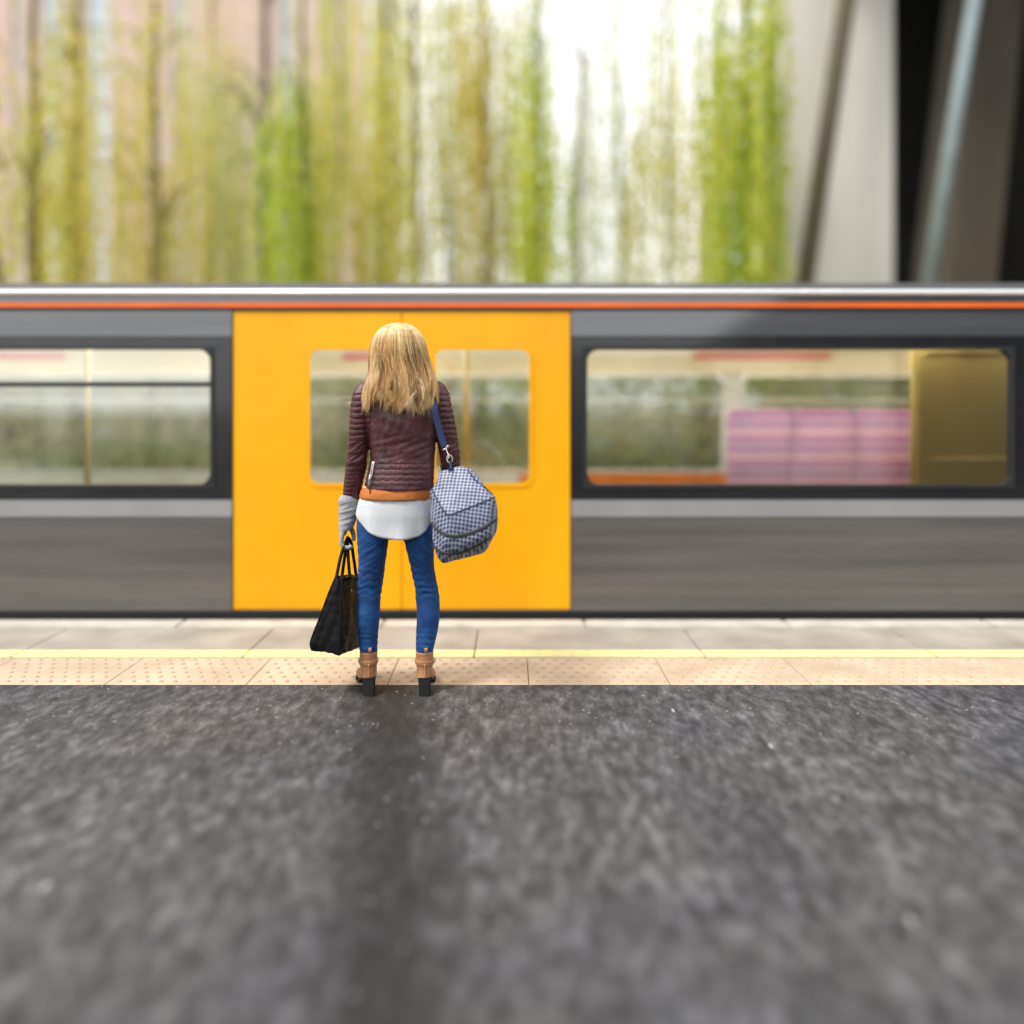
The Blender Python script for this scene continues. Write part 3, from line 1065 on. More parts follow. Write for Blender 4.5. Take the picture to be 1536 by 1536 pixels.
# head and neck
HC = 3.872
head = [(592, 606, 491.5, HC, .03), (580, 618, 495, HC, .062), (574, 624, 503, HC, .082), (572, 626, 515, HC, .094), (572, 626, 528, HC, .097), (575, 623.5, 542, HC + .004, .094), (580, 618, 554, HC + .014, .078), (588, 610, 562, HC + .03, .05), (594, 604, 565, HC + .035, .025)]
loft(bm, rings_px(head), 36, 4)
loft(bm, rings_px([(584, 614, 535, HC - .005, .05), (583, 616, 555, HC - .008, .05), (581, 620, 580, HC - .01, .055)]), 28, 3)
hx, hz = P(599, 530, HC).x, P(599, 530, HC).z
path_loft(bm, [(hx, HC + .080, hz + .012), (hx, HC + .100, hz - .008), (hx, HC + .110, hz - .026), (hx, HC + .085, hz - .034)], [.008, .010, .013, .008], 10, 3)
path_loft(bm, [(hx - .022, HC + .078, hz - .054), (hx, HC + .094, hz - .055), (hx + .022, HC + .078, hz - .054)], [.004, .008, .004], 8, 3)
for sx in (-1, 1):
    path_loft(bm, [(hx + sx * .079, HC - .012, hz + .018), (hx + sx * .087, HC - .018, hz), (hx + sx * .079, HC - .010, hz - .026)], [(.004, .008), (.007, .017), (.004, .008)], 10, 3, Vector((0, 1, 0)))


def hand(bm, kind, g):
    """palm + five separate fingers; g = extra radius"""
    if kind == 'left':      # hooked round the tote handles, back of the hand to the left
        path_loft(bm, [P(526.5, 742, 3.897), P(525, 762, 3.903), P(521, 782, 3.905), P(516.5, 792, 3.905), P(514, 802, 3.905)],
                  [(.027 + g, .030 + g), (.025 + g, .029 + g), (.019 + g, .036 + g), (.016 + g, .040 + g), (.013 + g, .038 + g)], 16, 4, Vector((0, 1, 0)))
        for i, yy in enumerate((3.872, 3.894, 3.916, 3.938)):
            k = (.86, .97, 1.0, .93)[i]
            pts = [P(514.5, 798, yy), P(512, 811, yy), P(513 + 2 * k, 811 + 9 * k, yy), P(515 + 9 * k, 812 + 11 * k, yy), P(519 + 10 * k, 814 + 5 * k, yy)]
            path_loft(bm, pts, [.0085 + g, .0088 + g, .0084 + g, .0078 + g, .0062 + g], 10, 3, Vector((0, 1, 0)))
        path_loft(bm, [P(521, 783, 3.935), P(526.5, 792, 3.950), P(530, 801, 3.945), P(531, 811, 3.930)], [.012 + g, .0105 + g, .0095 + g, .007 + g], 10, 3, Vector((0, 1, 0)))
    else:                   # relaxed, beside the hip and ahead of the duffel
        path_loft(bm, [P(669, 745, 3.985), P(669, 765, 3.992), P(669.5, 785, 3.998), P(670, 800, 4.0)],
                  [(.027 + g, .029 + g), (.024 + g, .028 + g), (.016 + g, .037 + g), (.013 + g, .038 + g)], 16, 4, Vector((0, 1, 0)))
        for i, yy in enumerate((3.968, 3.990, 4.012, 4.034)):
            k = (.82, .95, 1.0, .92)[i]
            pts = [P(670, 797, yy), P(671, 797 + 15 * k, yy), P(669, 797 + 25 * k, yy + .004), P(665, 797 + 32 * k, yy + .006)]
            path_loft(bm, pts, [.0085 + g, .0085 + g, .0078 + g, .006 + g], 10, 3, Vector((0, 1, 0)))
        path_loft(bm, [P(668, 775, 4.022), P(665, 788, 4.045), P(663, 800, 4.052)], [.012 + g, .0105 + g, .0075 + g], 10, 3, Vector((0, 1, 0)))


hand(bm, 'left', -.001)
hand(bm, 'right', -.001)
# feet inside the boots
LX, RXX = P(553.5, 0, 3.80).x, P(637, 0, 3.80).x
def foot_path(x, out):
    out = out * (1.3 if out < 0 else .6)
    ax = x / 3.8
    return [(p[0] + ax * (p[1] - 3.815), p[1], p[2]) for p in _foot(x, out)]
def _foot(x, out):
    return [(x, 3.815, .105), (x + out * .004, 3.86, .085), (x + out * .010, 3.92, .055), (x + out * .017, 3.97, .038), (x + out * .024, 4.02, .031), (x + out * .028, 4.052, .028)]
for x, o_ in ((LX, -1), (RXX, 1)):
    path_loft(bm, foot_path(x, o_), [(.022, .032), (.024, .034), (.028, .028), (.03, .02), (.024, .014), (.01, .008)], 16, 4)
me = remesh(bm, .0045, 5)
person = link('person', me, M['skin'], None, True)
tag(person, 'blonde woman seen from behind in burgundy leather jacket, blue jeans and tan heeled boots', 'person')

# eyes, glasses
bm = bmesh.new()
for sx in (-1, 1):
    bmesh.ops.create_uvsphere(bm, u_segments=14, v_segments=10, radius=.0125, matrix=Matrix.Translation((hx + sx * .032, HC + .078, hz + .004)))
obj('eyes', bm, pmat('eye_white', (.7, .7, .68), None, 5, .2), person, True)
bm = bmesh.new()
for sx in (-1, 1):
    ring_frame(bm, [(hx + sx * .034 + .027 * math.cos(a * .393), hz + .004 + .021 * math.sin(a * .393)) for a in range(16)], [(hx + sx * .034 + .0245 * math.cos(a * .393), hz + .004 + .0185 * math.sin(a * .393)) for a in range(16)], HC + .104, HC + .107)
    path_loft(bm, [(hx + sx * .061, HC + .105, hz + .012), (hx + sx * .084, HC + .06, hz + .013), (hx + sx * .0855, HC - .015, hz + .014)], [.0022] * 3, 6, 2)
path_loft(bm, [(hx - .008, HC + .106, hz + .01), (hx + .008, HC + .106, hz + .01)], [.002] * 2, 6, 1)
obj('glasses', bm, M['sole'], person)

# jeans
bm = bmesh.new()
loft(bm, rings_px([r for r in body_r['torso'] if r[2] >= 765], .002), 44, 5)
loft(bm, rings_px([r for r in body_r['left_leg'] if r[2] < 985] + [(541, 565.5, 981, 3.845, .042)], 0), 36, 5)
loft(bm, rings_px([r for r in body_r['right_leg'] if r[2] < 985] + [(625, 650, 981, 3.845, .042)], 0), 36, 5)
me = remesh(bm, .0036, 5)
def f_jeans(c, n, px, py):
    a = math.atan2(n.y, n.x)
    side = 0 if px < 597 else 9
    wob = noise.noise((a * 1.2, py * .03, side)) * 9
    knee = window_fn(py, 853, 899, 10)
    ank = window_fn(py, 950, 976, 8)
    thigh = window_fn(py, 806, 850, 14)
    d = 0
    mask = .35 + .65 * max(0, min(1, .5 + 1.4 * noise.noise((a * .9, py * .045, side + 3))))
    d += knee * mask * .0062 * (abs(math.sin((py + wob) * math.pi / 10.5)) ** .7 - .5)
    d += ank * mask * .0036 * (abs(math.sin((py + wob * .7) * math.pi / 8)) - .5)
    d += thigh * .0035 * noise.noise((px * .05 + side, (py + (px - 560) * (.7 if px < 597 else -.7)) * .16, 2))
    d += .0022 * noise.noise((px * .06, py * .07, 7 + c.y * 14))
    return d
displace(me, f_jeans)
jeans = link('jeans', me, M['denim'], person, True)
# outer leg seams
def seam(rows, side, name='seam'):
    pts = []
    for pl, pr, py, Y, ry in rows:
        pts.append(P((pl + .4) if side < 0 else (pr - .4), py, Y - .004))
    bm = bmesh.new()
    path_loft(bm, pts, [.0022] * len(pts), 6, 3, Vector((0, 1, 0)))
    obj(name, bm, M['denim'], jeans, True)
seam(body_r['left_leg'][1:9], -1)
seam(body_r['right_leg'][1:9], 1)

# shirt tail
def hem_py(px):
    xs = [530, 536, 546, 560, 580, 600, 616, 628, 638, 648, 660]
    ys = [762, 768, 779, 791.5, 800.5, 803.5, 802.5, 799.5, 793, 775, 765]
    return float(np.interp(px, xs, ys))
bm = bmesh.new()
SEG, ROWS = 96, 26
base_top = (541, 649, 728, 3.86, .122)
grid = []
for k in range(SEG):
    a = 2 * math.pi * k / SEG
    c, s = math.cos(a), math.sin(a)
    colv = []
    pxx = 593 + 57 * c
    bot = hem_py(pxx) if s < .2 else hem_py(pxx) - 8
    for i in range(ROWS + 1):
        t = i / ROWS
        py = 728 + (bot - 728) * t
        pl = np.interp(py, [728, 745, 752, 770, 803], [546, 543, 538, 534.2, 534])
        pr = np.interp(py, [728, 745, 752, 770, 803], [645, 645.5, 648.5, 652.5, 653])
        ry = np.interp(py, [728, 745, 752, 770, 803], [.110, .117, .124, .130, .134]) + .006 * math.sin(a * 9 + 1) * t * t + .010 * noise.noise((a * 2, t * 2, 4)) * t
        Y = 3.858
        cx_, rx_ = (pl + pr) / 2, (pr - pl) / 2
        q = P(cx_ + rx_ * math.copysign(abs(c) ** .88, c), py, Y)
        q.y = Y + ry * math.copysign(abs(s) ** .88, s)
        q.x *= 1.0
        colv.append(bm.verts.new(q))
    grid.append(colv)
for k in range(SEG):
    A, B = grid[k], grid[(k + 1) % SEG]
    for i in range(ROWS):
        bm.faces.new((A[i], A[i + 1], B[i + 1], B[i]))
sh = obj('shirt', bm, M['shirt'], person, True)
md = sh.modifiers.new('solid', 'SOLIDIFY')
md.thickness = .003
md.offset = -1

# orange jumper band
bm = bmesh.new()
loft(bm, rings_px([(549, 646, 726, 3.86, .116), (544.5, 647.5, 731.5, 3.86, .124), (541, 648, 737, 3.858, .130), (540, 647.5, 744, 3.857, .1325), (541.5, 647, 746.2, 3.857, .131)]), 72, 5)
me = bpy.data.meshes.new('jumper')
bm.to_mesh(me); bm.free()
displace(me, lambda c, n, px, py: .0025 * noise.noise((px * .09, py * .02, 3)) + .0012 * math.sin(px * 2.4))
link('jumper', me, M['knit_orange'], person, True)

# jacket
bm = bmesh.new()
jt = [(584, 619, 562, 3.862, .056), (580, 622, 569, 3.86, .062), (558, 645, 575, 3.858, .072), (545, 658, 582, 3.857, .084), (541, 663, 592, 3.857, .096), (544, 661, 612, 3.857, .108), (550, 656, 640, 3.857, .111), (554.5, 653, 668, 3.858, .106),
      (555, 652, 690, 3.859, .110), (551, 651, 712, 3.86, .122), (547, 650.5, 729, 3.86, .131), (547.5, 650, 732, 3.86, .1305)]
loft(bm, rings_px(jt), 56, 6, 2.25)
loft(bm, rings_px(sleeve_l), 36, 6)
loft(bm, rings_px(sleeve_r), 36, 6)
me = remesh(bm, .0033, 4)
def sleeve_dist(px, py):
    il = np.interp(py, [575, 590, 610, 640, 668, 686, 702, 725, 749], [552, 557, 556, 553, 551, 550, 548, 543, 538])
    ir = np.interp(py, [575, 590, 610, 640, 660, 685, 705], [648, 646, 650, 654, 658, 662, 664])
    return max(il - px, px - ir)
def puff(py, per, ph=0):
    return abs(math.sin((py + ph) * math.pi / per)) ** .55 - .6
def f_jacket(c, n, px, py):
    sd = sleeve_dist(px, py)
    sl = sstep(-2.5, 1.0, sd)
    bd = 1 - sl
    a = math.atan2(n.y, n.x)
    d = 0
    # quilted ribs of the upper sleeve and the forearm
    wob = 1.6 * noise.noise((a * 1.4, py * .05, 2))
    d += sl * window_fn(py, 588, 660, 3) * .0040 * puff(py + wob, 8.6)
    d += sl * window_fn(py, 702, 747, 3) * .0026 * puff(py + wob, 6.2)
    elbow = window_fn(py, 663, 700, 6)
    d += sl * elbow * .0055 * noise.noise((px * .06, (py + (px - 537) * .5) * .19, 4))
    # quilted hem
    hemw = window_fn(py, 694, 728, 2)
    zig = 1.3 * (abs(((px / 7.0) % 2) - 1) - .5)
    d += bd * hemw * .0028 * puff(py + zig, 8.4, 1.0)
    d += bd * hemw * -.0012 * (1 - abs(math.sin(px * math.pi / 7.0)) ** .4)
    # leather folds
    d += bd * (1 - hemw) * (.0042 * noise.noise((px * .035, (py - (px - 585) * .35) * .055, 1)) + .0028 * noise.noise((px * .11, (py + px * .4) * .06, 5)))
    d += bd * window_fn(py, 655, 692, 8) * .0035 * noise.noise((px * .03, (py + (px - 590) * .25 + 5 * noise.noise((px * .03, py * .02, 1))) * .14, 8))
    # panel seams of the back
    for xs_ in (np.interp(py, [590, 640, 692], [572, 577, 580]), np.interp(py, [590, 640, 692], [632, 628, 626])):
        d -= bd * (1 - hemw) * window_fn(py, 600, 692, 8) * .0028 * math.exp(-((px - xs_) / .9) ** 2)
    # armhole groove
    d -= .005 * math.exp(-((sd + .5) / 1.3) ** 2) * window_fn(py, 585, 648, 6)
    return d
displace(me, f_jacket)
jacket = link('jacket', me, M['jacket'], person, True)
bm = bmesh.new()
loft(bm, rings_px([(583.5, 620, 557, 3.862, .056), (582.5, 621, 562, 3.862, .058), (581, 622, 570, 3.86, .064)]), 36, 4)
obj('collar', bm, M['jacket'], jacket, True)
# side zip with puller
bm = bmesh.new()
zp = [P(559, 692, 3.775), P(556.5, 708, 3.768), P(552.5, 730, 3.765)]
path_loft(bm, zp, [(.0030, .0026)] * 3, 8, 3, Vector((0, 1, 0)))
zp2 = [p + Vector((.007, -.001, 0)) for p in zp]
path_loft(bm, zp2, [(.0030, .0026)] * 3, 8, 3, Vector((0, 1, 0)))
zip_ = obj('zip', bm, M['silver'], jacket, True)
bm = bmesh.new()
path_loft(bm, [P(555.5, 712, 3.755), P(554.5, 719, 3.752), P(554.8, 725, 3.752)], [(.004, .003), (.0065, .003), (.003, .002)], 8, 3, Vector((0, 1, 0)))
obj('puller', bm, M['silver'], zip_, True)
bm = bmesh.new()
path_loft(bm, [P(553.5, 727, 3.752), P(554.5, 734, 3.75), P(555.5, 741, 3.75)], [(.004, .002), (.0035, .002), (.002, .001)], 8, 3, Vector((0, 1, 0)))
obj('leather_pull', bm, M['jacket'], zip_, True)

# gloves (one per hand)
for kind in ('left', 'right'):
    bm = bmesh.new()
    hand(bm, kind, .0022)
    if kind == 'left':
        loft(bm, rings_px([(512, 539, 742, 3.899, .040), (508.5, 538, 750, 3.90, .045), (508.5, 537, 758, 3.903, .043), (508.5, 536.5, 768, 3.904, .042), (508.5, 535, 777, 3.905, .041), (508.5, 532.5, 785, 3.905, .041), (508.5, 527, 795, 3.905, .042)]), 30, 5)
    else:
        loft(bm, rings_px([(656, 683, 742, 3.985, .040), (656, 684, 752, 3.987, .043), (657, 682, 770, 3.992, .041), (660, 680, 784, 3.997, .040)]), 30, 5)
    me = remesh(bm, .0028, 3)
    if kind == 'left':
        displace(me, lambda c, n, px, py: window_fn(py, 753, 790, 4) * .0042 * noise.noise((px * .04, (py + (px - 520) * .35) * .23, 3)) + .0008 * math.sin(px * 3.5) * window_fn(py, 744, 800, 4))
    link('glove', me, M['glove'], person, True)

# boots
def boot(x, pxc, out):
    s = pxc
    bm = bmesh.new()
    loft(bm, rings_px([(s - 13.5, s + 13.5, 976, 3.842, .048), (s - 13.2, s + 13.2, 984, 3.842, .048), (s - 12.2, s + 12.2, 996, 3.842, .050), (s - 11.8, s + 11.8, 1008, 3.842, .056), (s - 11.5, s + 11.5, 1017, 3.838, .062), (s - 11, s + 11, 1021, 3.836, .062)]), 30, 5)
    path_loft(bm, foot_path(x, out), [(.029, .030), (.033, .042), (.038, .040), (.041, .029), (.034, .022), (.013, .012)], 20, 5)
    me = remesh(bm, .003, 5)
    for v in me.vertices:       # flat underside along the sole line
        y = v.co.y
        zs_ = np.interp(y, [3.77, 3.84, 3.94, 3.97, 4.06], [.077, .069, .014, .010, .013])
        if v.co.z < zs_:
            v.co.z = zs_
    displace(me, lambda c, n, px, py: .0012 * noise.noise((px * .12, py * .16, 3)))
    o = link('boot', me, M['tan'], person, True)
    # sole plate
    bm = bmesh.new()
    L, Rr = [], []
    for y, z, hw in ((3.772, .077, .017), (3.785, .076, .027), (3.83, .071, .031), (3.89, .045, .031), (3.94, .015, .039), (3.98, .010, .042), (4.02, .011, .036), (4.05, .013, .022), (4.062, .014, .008)):
        xc = x + out * (1.3 if out < 0 else .6) * .028 * max(0, (y - 3.82) / .23) + x / 3.8 * (y - 3.815)
        L.append((xc - hw, y, z)); Rr.append((xc + hw, y, z))
    th = .0095
    va = [bm.verts.new(p) for p in L]; vb = [bm.verts.new(p) for p in Rr]
    vc = [bm.verts.new((p[0], p[1], p[2] - th)) for p in L]; vd = [bm.verts.new((p[0], p[1], p[2] - th)) for p in Rr]
    for i in range(len(L) - 1):
        bm.faces.new((va[i], va[i + 1], vb[i + 1], vb[i]))
        bm.faces.new((vc[i], vd[i], vd[i + 1], vc[i + 1]))
        bm.faces.new((va[i], vc[i], vc[i + 1], va[i + 1]))
        bm.faces.new((vb[i], vb[i + 1], vd[i + 1], vd[i]))
    bm.faces.new((va[0], vb[0], vd[0], vc[0])); bm.faces.new((va[-1], vc[-1], vd[-1], vb[-1]))
    obj('sole', bm, M['sole'], o)
    # stacked heel
    bm = bmesh.new()
    loops = []
    for z, y0, y1, hw in ((.0725, 3.770, 3.845, .031), (.055, 3.766, 3.835, .0285), (.02, 3.758, 3.825, .0275), (0.0008, 3.754, 3.823, .028)):
        pts = rrect(x - hw, x + hw, y0, y1, .014, 4)
        pts = [(a + x / 3.8 * (bb - 3.80), bb) for a, bb in pts]
        loops.append([bm.verts.new((a, bb, z)) for a, bb in pts])
    for A, B in zip(loops, loops[1:]):
        n = len(A)
        for k in range(n):
            bm.faces.new((A[k], A[(k + 1) % n], B[(k + 1) % n], B[k]))
    bm.faces.new(loops[0]); bm.faces.new(loops[-1][::-1])
    obj('heel', bm, M['sole'], o)
    # ankle strap, buckle and pull tab
    bm = bmesh.new()
    loft(bm, rings_px([(s - 14.3, s + 14.3, 987.5, 3.842, .0515), (s - 14.6, s + 14.6, 989, 3.842, .0525), (s - 14.4, s + 14.4, 993, 3.842, .0525), (s - 13.6, s + 13.6, 994.5, 3.842, .0515)]), 34, 3)
    st = obj('ankle_strap', bm, M['tan'], o, True)
    bm = bmesh.new()
    sx = -1 if out < 0 else 1
    q = P(s + sx * 14.6, 990.5, 3.83)
    ring = rrect(-.011, .011, -.011, .011, .003, 3)
    inn = rrect(-.0075, .0075, -.0075, .0075, .002, 3)
    ring_frame(bm, ring, inn, -.002, .002)
    bmesh.ops.transform(bm, matrix=Matrix.Translation(q) @ Matrix.Rotation(R(70 * sx), 4, 'Z'), verts=bm.verts)
    obj('buckle', bm, M['silver'], st)
    bm = bmesh.new()
    q0, q1, q2 = P(s + 2, 979, 3.7935), P(s + 2, 974.5, 3.791), P(s + 2, 972.6, 3.797)
    path_loft(bm, [q0, q1, q2, P(s + 2, 976, 3.800)], [(.0085, .0022)] * 4, 8, 3, Vector((0, 1, .05)))
    obj('pull_tab', bm, M['tan'], o, True)
    bm = bmesh.new()
    path_loft(bm, [P(s, 996, 3.7905), P(s, 1008, 3.7845), P(s, 1016, 3.776)], [(.0035, .002)] * 3, 8, 3, Vector((0, 1, 0)))
    obj('back_seam', bm, M['tan'], o, True)
boot(P(553.5, 0, 3.80).x, 552.8, -1)
boot(P(637, 0, 3.80).x, 637.0, 1)

# ------------------------------------------------------------------ hair
m, nt, b, out = new_mat('blonde_hair')
a = nt.nodes.new('ShaderNodeAttribute')
a.attribute_name = 'tint'
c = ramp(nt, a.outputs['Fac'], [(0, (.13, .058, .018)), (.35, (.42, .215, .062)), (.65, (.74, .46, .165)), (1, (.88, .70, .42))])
nt.links.new(c, b.inputs['Base Color'])
b.inputs['Roughness'].default_value = .38
b.inputs['Specular IOR Level'].default_value = .6
M['hair'] = m
env = crom([(*r,) for r in [
    (594, 604, 484.5, 3.868, .012), (584, 613, 486.5, 3.868, .045), (574.5, 621.5, 491.5, 3.868, .075), (567, 628, 499.5, 3.866, .095), (561.5, 633.5, 511, 3.864, .107), (558.5, 637.5, 525, 3.862, .112),
    (557, 641, 540, 3.852, .109), (556.5, 646, 555, 3.838, .104), (554.5, 650.5, 568, 3.818, .094), (550.5, 654.5, 583, 3.800, .082), (546, 657, 600, 3.792, .078), (543, 658.5, 618, 3.790, .077)]], 8)
env_py = env[:, 2]
def tip_py(px):
    return float(np.interp(px, [540, 545, 549, 554, 560, 568, 580, 594, 610, 630, 645, 658], [613, 611, 600, 586, 585, 594, 604, 611, 615, 614, 611, 604]))
def env_at(py, ang, k):
    pl, pr, Y, ry = (np.interp(py, env_py, env[:, j]) for j in (0, 1, 3, 4))
    cxp, rxp = (pl + pr) / 2, (pr - pl) / 2
    rx = rxp / F * Y
    q = P(cxp, py, Y)
    return Vector((q.x + rx * k * math.sin(ang), Y - ry * k * math.cos(ang), q.z))
rng = random.Random(11)
hv, hf, ht = [], [], []
NS = 15
def add_strand(pts, r0, tint):
    base = len(hv)
    n = len(pts)
    for i, p in enumerate(pts):
        t = i / (n - 1)
        r = r0 * (1 - .75 * t ** 2)
        tn = (pts[min(i + 1, n - 1)] - pts[max(i - 1, 0)]).normalized()
        s = tn.cross(Vector((0, 1, .01))).normalized()
        u = tn.cross(s)
        for k in range(3):
            an = 2.094 * k
            hv.append(p + s * (r * math.cos(an)) + u * (r * math.sin(an)))
    for i in range(n - 1):
        for k in range(3):
            j = (k + 1) % 3
            hf.append((base + i * 3 + k, base + i * 3 + j, base + i * 3 + 3 + j, base + i * 3 + 3 + k))
            ht.append(tint(i / (n - 1)) if callable(tint) else tint)
CL = 270
for c_ in range(CL):
    ang = rng.uniform(-1.95, 1.95) if rng.random() < .93 else rng.choice((-1, 1)) * rng.uniform(1.9, 2.3)
    back = abs(ang) < 1.65
    tpx = 600.5 + 57 * math.sin(ang)
    tipe = tip_py(tpx) - abs(rng.gauss(0, 7.5)) + 3 if back else rng.uniform(560, 585)
    k0 = rng.choice((.82, .89, .95, .99, 1.02, 1.05))
    ctint = min(1, max(0, rng.gauss(.62, .30) - (.28 if k0 < .9 else .08 if k0 < .95 else 0)))  # inner locks tinted darker to stand for shade under the outer layers
    ph = rng.random() * 6.28
    wavA = rng.uniform(.008, .034)
    start = rng.uniform(485.0, 497) if rng.random() < .8 else rng.uniform(497, 515)
    flip = rng.gauss(0, .3)
    for s_ in range(26):
        da = rng.gauss(0, .11)
        dk = rng.gauss(0, .018)
        te = tipe + rng.gauss(0, 4.5)
        pts = []
        frizz = rng.random() * 6
        off_a = 0
        if rng.random() < .05:
            dk += .035
        for i in range(NS):
            t = i / (NS - 1)
            py = start + (te - start) * (t ** .92)
            cl = 1 - .88 * sstep(.12, .9, t)
            g = ang + da * cl + wavA * 8.5 * math.sin(ph + t * 8.5) * t ** 1.6 + flip * max(0, t - .72) * 2.2
            kk = k0 + dk * (1 - .4 * t) + .012 * math.sin(frizz + t * 9) + .07 * t * math.sin(ph * 2 + t * 7) * .6
            # lower hair on the back spreads over the shoulder blades instead of wrapping the neck
            g = max(-1.9, min(1.9, g)) if back else g
            if back:
                g *= 1 - .30 * sstep(.55, 1, t) * (abs(ang) > 1.2)
            pts.append(env_at(py, g, kk))
        tt = min(1, max(0, ctint + rng.gauss(0, .10)))
        add_strand(pts, rng.uniform(.0008, .0013), (lambda t, tt=tt: min(1, max(0, tt + .32 * (1 - t) ** 5 - .22 * math.exp(-((t - .34) / .15) ** 2)))))  # crown highlight and the shaded band below it put into the tint
# fly-aways
for s_ in range(120):
    ang = rng.uniform(-1.7, 1.7)
    st = rng.uniform(487, 520)
    pts = []
    for i in range(NS):
        t = i / (NS - 1)
        pts.append(env_at(st + t * rng.uniform(60, 80) * .9, ang + .25 * t * math.sin(s_), 1.02 + .09 * math.sin(t * 3.0 + s_) * t))
    pts = [pts[0]] + [pts[i].lerp((pts[i - 1] + pts[min(i + 1, NS - 1)]) / 2, .7) for i in range(1, NS)]
    add_strand(pts, .0005, .85)
# scalp cap under the strands
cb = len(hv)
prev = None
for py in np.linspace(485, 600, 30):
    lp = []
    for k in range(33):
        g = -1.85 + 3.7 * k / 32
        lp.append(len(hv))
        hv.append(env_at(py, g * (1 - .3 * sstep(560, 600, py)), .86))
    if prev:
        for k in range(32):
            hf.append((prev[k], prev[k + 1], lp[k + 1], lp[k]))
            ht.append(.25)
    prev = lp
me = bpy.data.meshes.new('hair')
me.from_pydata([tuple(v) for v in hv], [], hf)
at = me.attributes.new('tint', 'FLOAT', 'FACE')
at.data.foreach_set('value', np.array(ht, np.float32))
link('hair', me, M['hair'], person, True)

# ------------------------------------------------------------------ duffel bag
m, nt, b, out = new_mat('patterned_canvas')
uv = nt.nodes.new('ShaderNodeUVMap')
sep = nt.nodes.new('ShaderNodeSeparateXYZ')
nt.links.new(uv.outputs[0], sep.inputs[0])
per = .0235
cu = math_n(nt, 'COSINE', math_n(nt, 'MULTIPLY', sep.outputs['X'], 2 * math.pi / per))
cv = math_n(nt, 'COSINE', math_n(nt, 'MULTIPLY', sep.outputs['Y'], 2 * math.pi / per))
s1 = math_n(nt, 'ADD', cu, cv)
dots = ramp(nt, math_n(nt, 'ABSOLUTE', s1), [(.62, 0), (.95, 1)])
edge = ramp(nt, math_n(nt, 'ABSOLUTE', s1), [(.0, 1), (.16, 0)])
cc = mixc(nt, dots, (.29, .315, .375), (.022, .036, .12))
cc = mixc(nt, math_n(nt, 'MULTIPLY', edge, .55), cc, (.46, .48, .53))
nt.links.new(cc, b.inputs['Base Color'])
b.inputs['Roughness'].default_value = .55
bump(nt, b, noise_tex(nt, coords(nt), 500, 3), .25, .002)
M['canvas'] = m

bagroot = empty('duffel_bag', P(690, 846, 3.66))
tag(bagroot, 'pale grey duffel bag with navy check pattern hanging from the shoulder strap of the woman', 'bag')
# silhouette (depth 3.68), near ridge (3.56), far side (3.83)
YM = 3.68
sil = [(660, 707), (673, 702), (690, 698), (704, 701), (720, 717), (742, 744), (747, 765), (745, 798), (727, 829), (692, 839), (663, 846), (655, 836), (648, 800), (644, 771), (646, 735)]
hull = [P(x, y, YM) for x, y in sil]
hull += [P(673, 773, 3.555), P(738, 748, 3.575), P(735, 800, 3.565), P(684, 826, 3.565), P(667, 812, 3.575), P(676, 716, 3.64), P(650, 745, 3.63)]
hull += [P(x + (6 if x < 690 else -4), y + (4 if y < 770 else -4), 3.80) for x, y in sil]
bm = bmesh.new()
for p in hull:
    bm.verts.new(p)
bmesh.ops.convex_hull(bm, input=bm.verts)
loose = [v for v in bm.verts if not v.link_faces]
bmesh.ops.delete(bm, geom=loose, context='VERTS')
me = remesh(bm, .0045, 45, .5)
displace(me, lambda c, n, px, py: .006 * noise.noise((c.x * 14, c.y * 14, c.z * 14)) + .0035 * noise.noise((c.x * 30, c.y * 30, c.z * 22 + c.x * 20)))
uvl = me.uv_layers.new(name='UVMap')
r45 = math.sqrt(.5)
for pgon in me.polygons:
    n = pgon.normal
    ax = 1 if n.y < -.12 else max(range(3), key=lambda i: abs(n[i]))
    for li in pgon.loop_indices:
        c = me.vertices[me.loops[li].vertex_index].co
        if ax == 1: u, vv = c.x, c.z * .92 + c.y * .55
        elif ax == 0: u, vv = c.y, c.z
        else: u, vv = c.x, -c.y
        a_ = .12
        u, vv = u * math.cos(a_) - vv * math.sin(a_), u * math.sin(a_) + vv * math.cos(a_)
        uvl.data[li].uv = ((u + vv) * r45, (vv - u) * r45)
bag = link('bag_body', me, M['canvas'], bagroot, True)
bvh = BVHTree.FromPolygons([v.co for v in me.vertices], [p.vertices[:] for p in me.polygons])
def on_bag(px, py, lift=.002, Y=3.3):
    o = Vector((0, 0, CAM_H)); dr = (P(px, py, Y) - o).normalized()
    h = bvh.ray_cast(o, dr)
    if h[0] is None:
        h = bvh.find_nearest(P(px, py, YM))
    return h[0] + h[1] * lift, h[1]
def dense(path, n=9):
    out = []
    for (a, b2) in zip(path, path[1:]):
        for i in range(n):
            out.append((a[0] + (b2[0] - a[0]) * i / n, a[1] + (b2[1] - a[1]) * i / n))
    return out + [path[-1]]
def bag_strip(path, hw, thick, mat_, name, n=9):
    bm = bmesh.new()
    prev = None
    pts = [on_bag(x, y, thick * .4) for x, y in dense(path, n)]
    for i, (p, nrm) in enumerate(pts):
        t = (pts[min(i + 1, len(pts) - 1)][0] - pts[max(i - 1, 0)][0]).normalized()
        s = t.cross(nrm).normalized()
        lp = [bm.verts.new(p + s * (hw * math.cos(a)) + nrm * (thick * math.sin(a))) for a in (2 * math.pi * k / 10 for k in range(10))]
        if prev:
            for k in range(10):
                bm.faces.new((prev[k], prev[(k + 1) % 10], lp[(k + 1) % 10], lp[k]))
        prev = lp
    return obj(name, bm, mat_, bag, True)
pipe = M['navy']
M['strap_dark'] = pmat('charcoal_webbing', (.045, .043, .042), (.03, .03, .03), 60, .7, .4, 300)
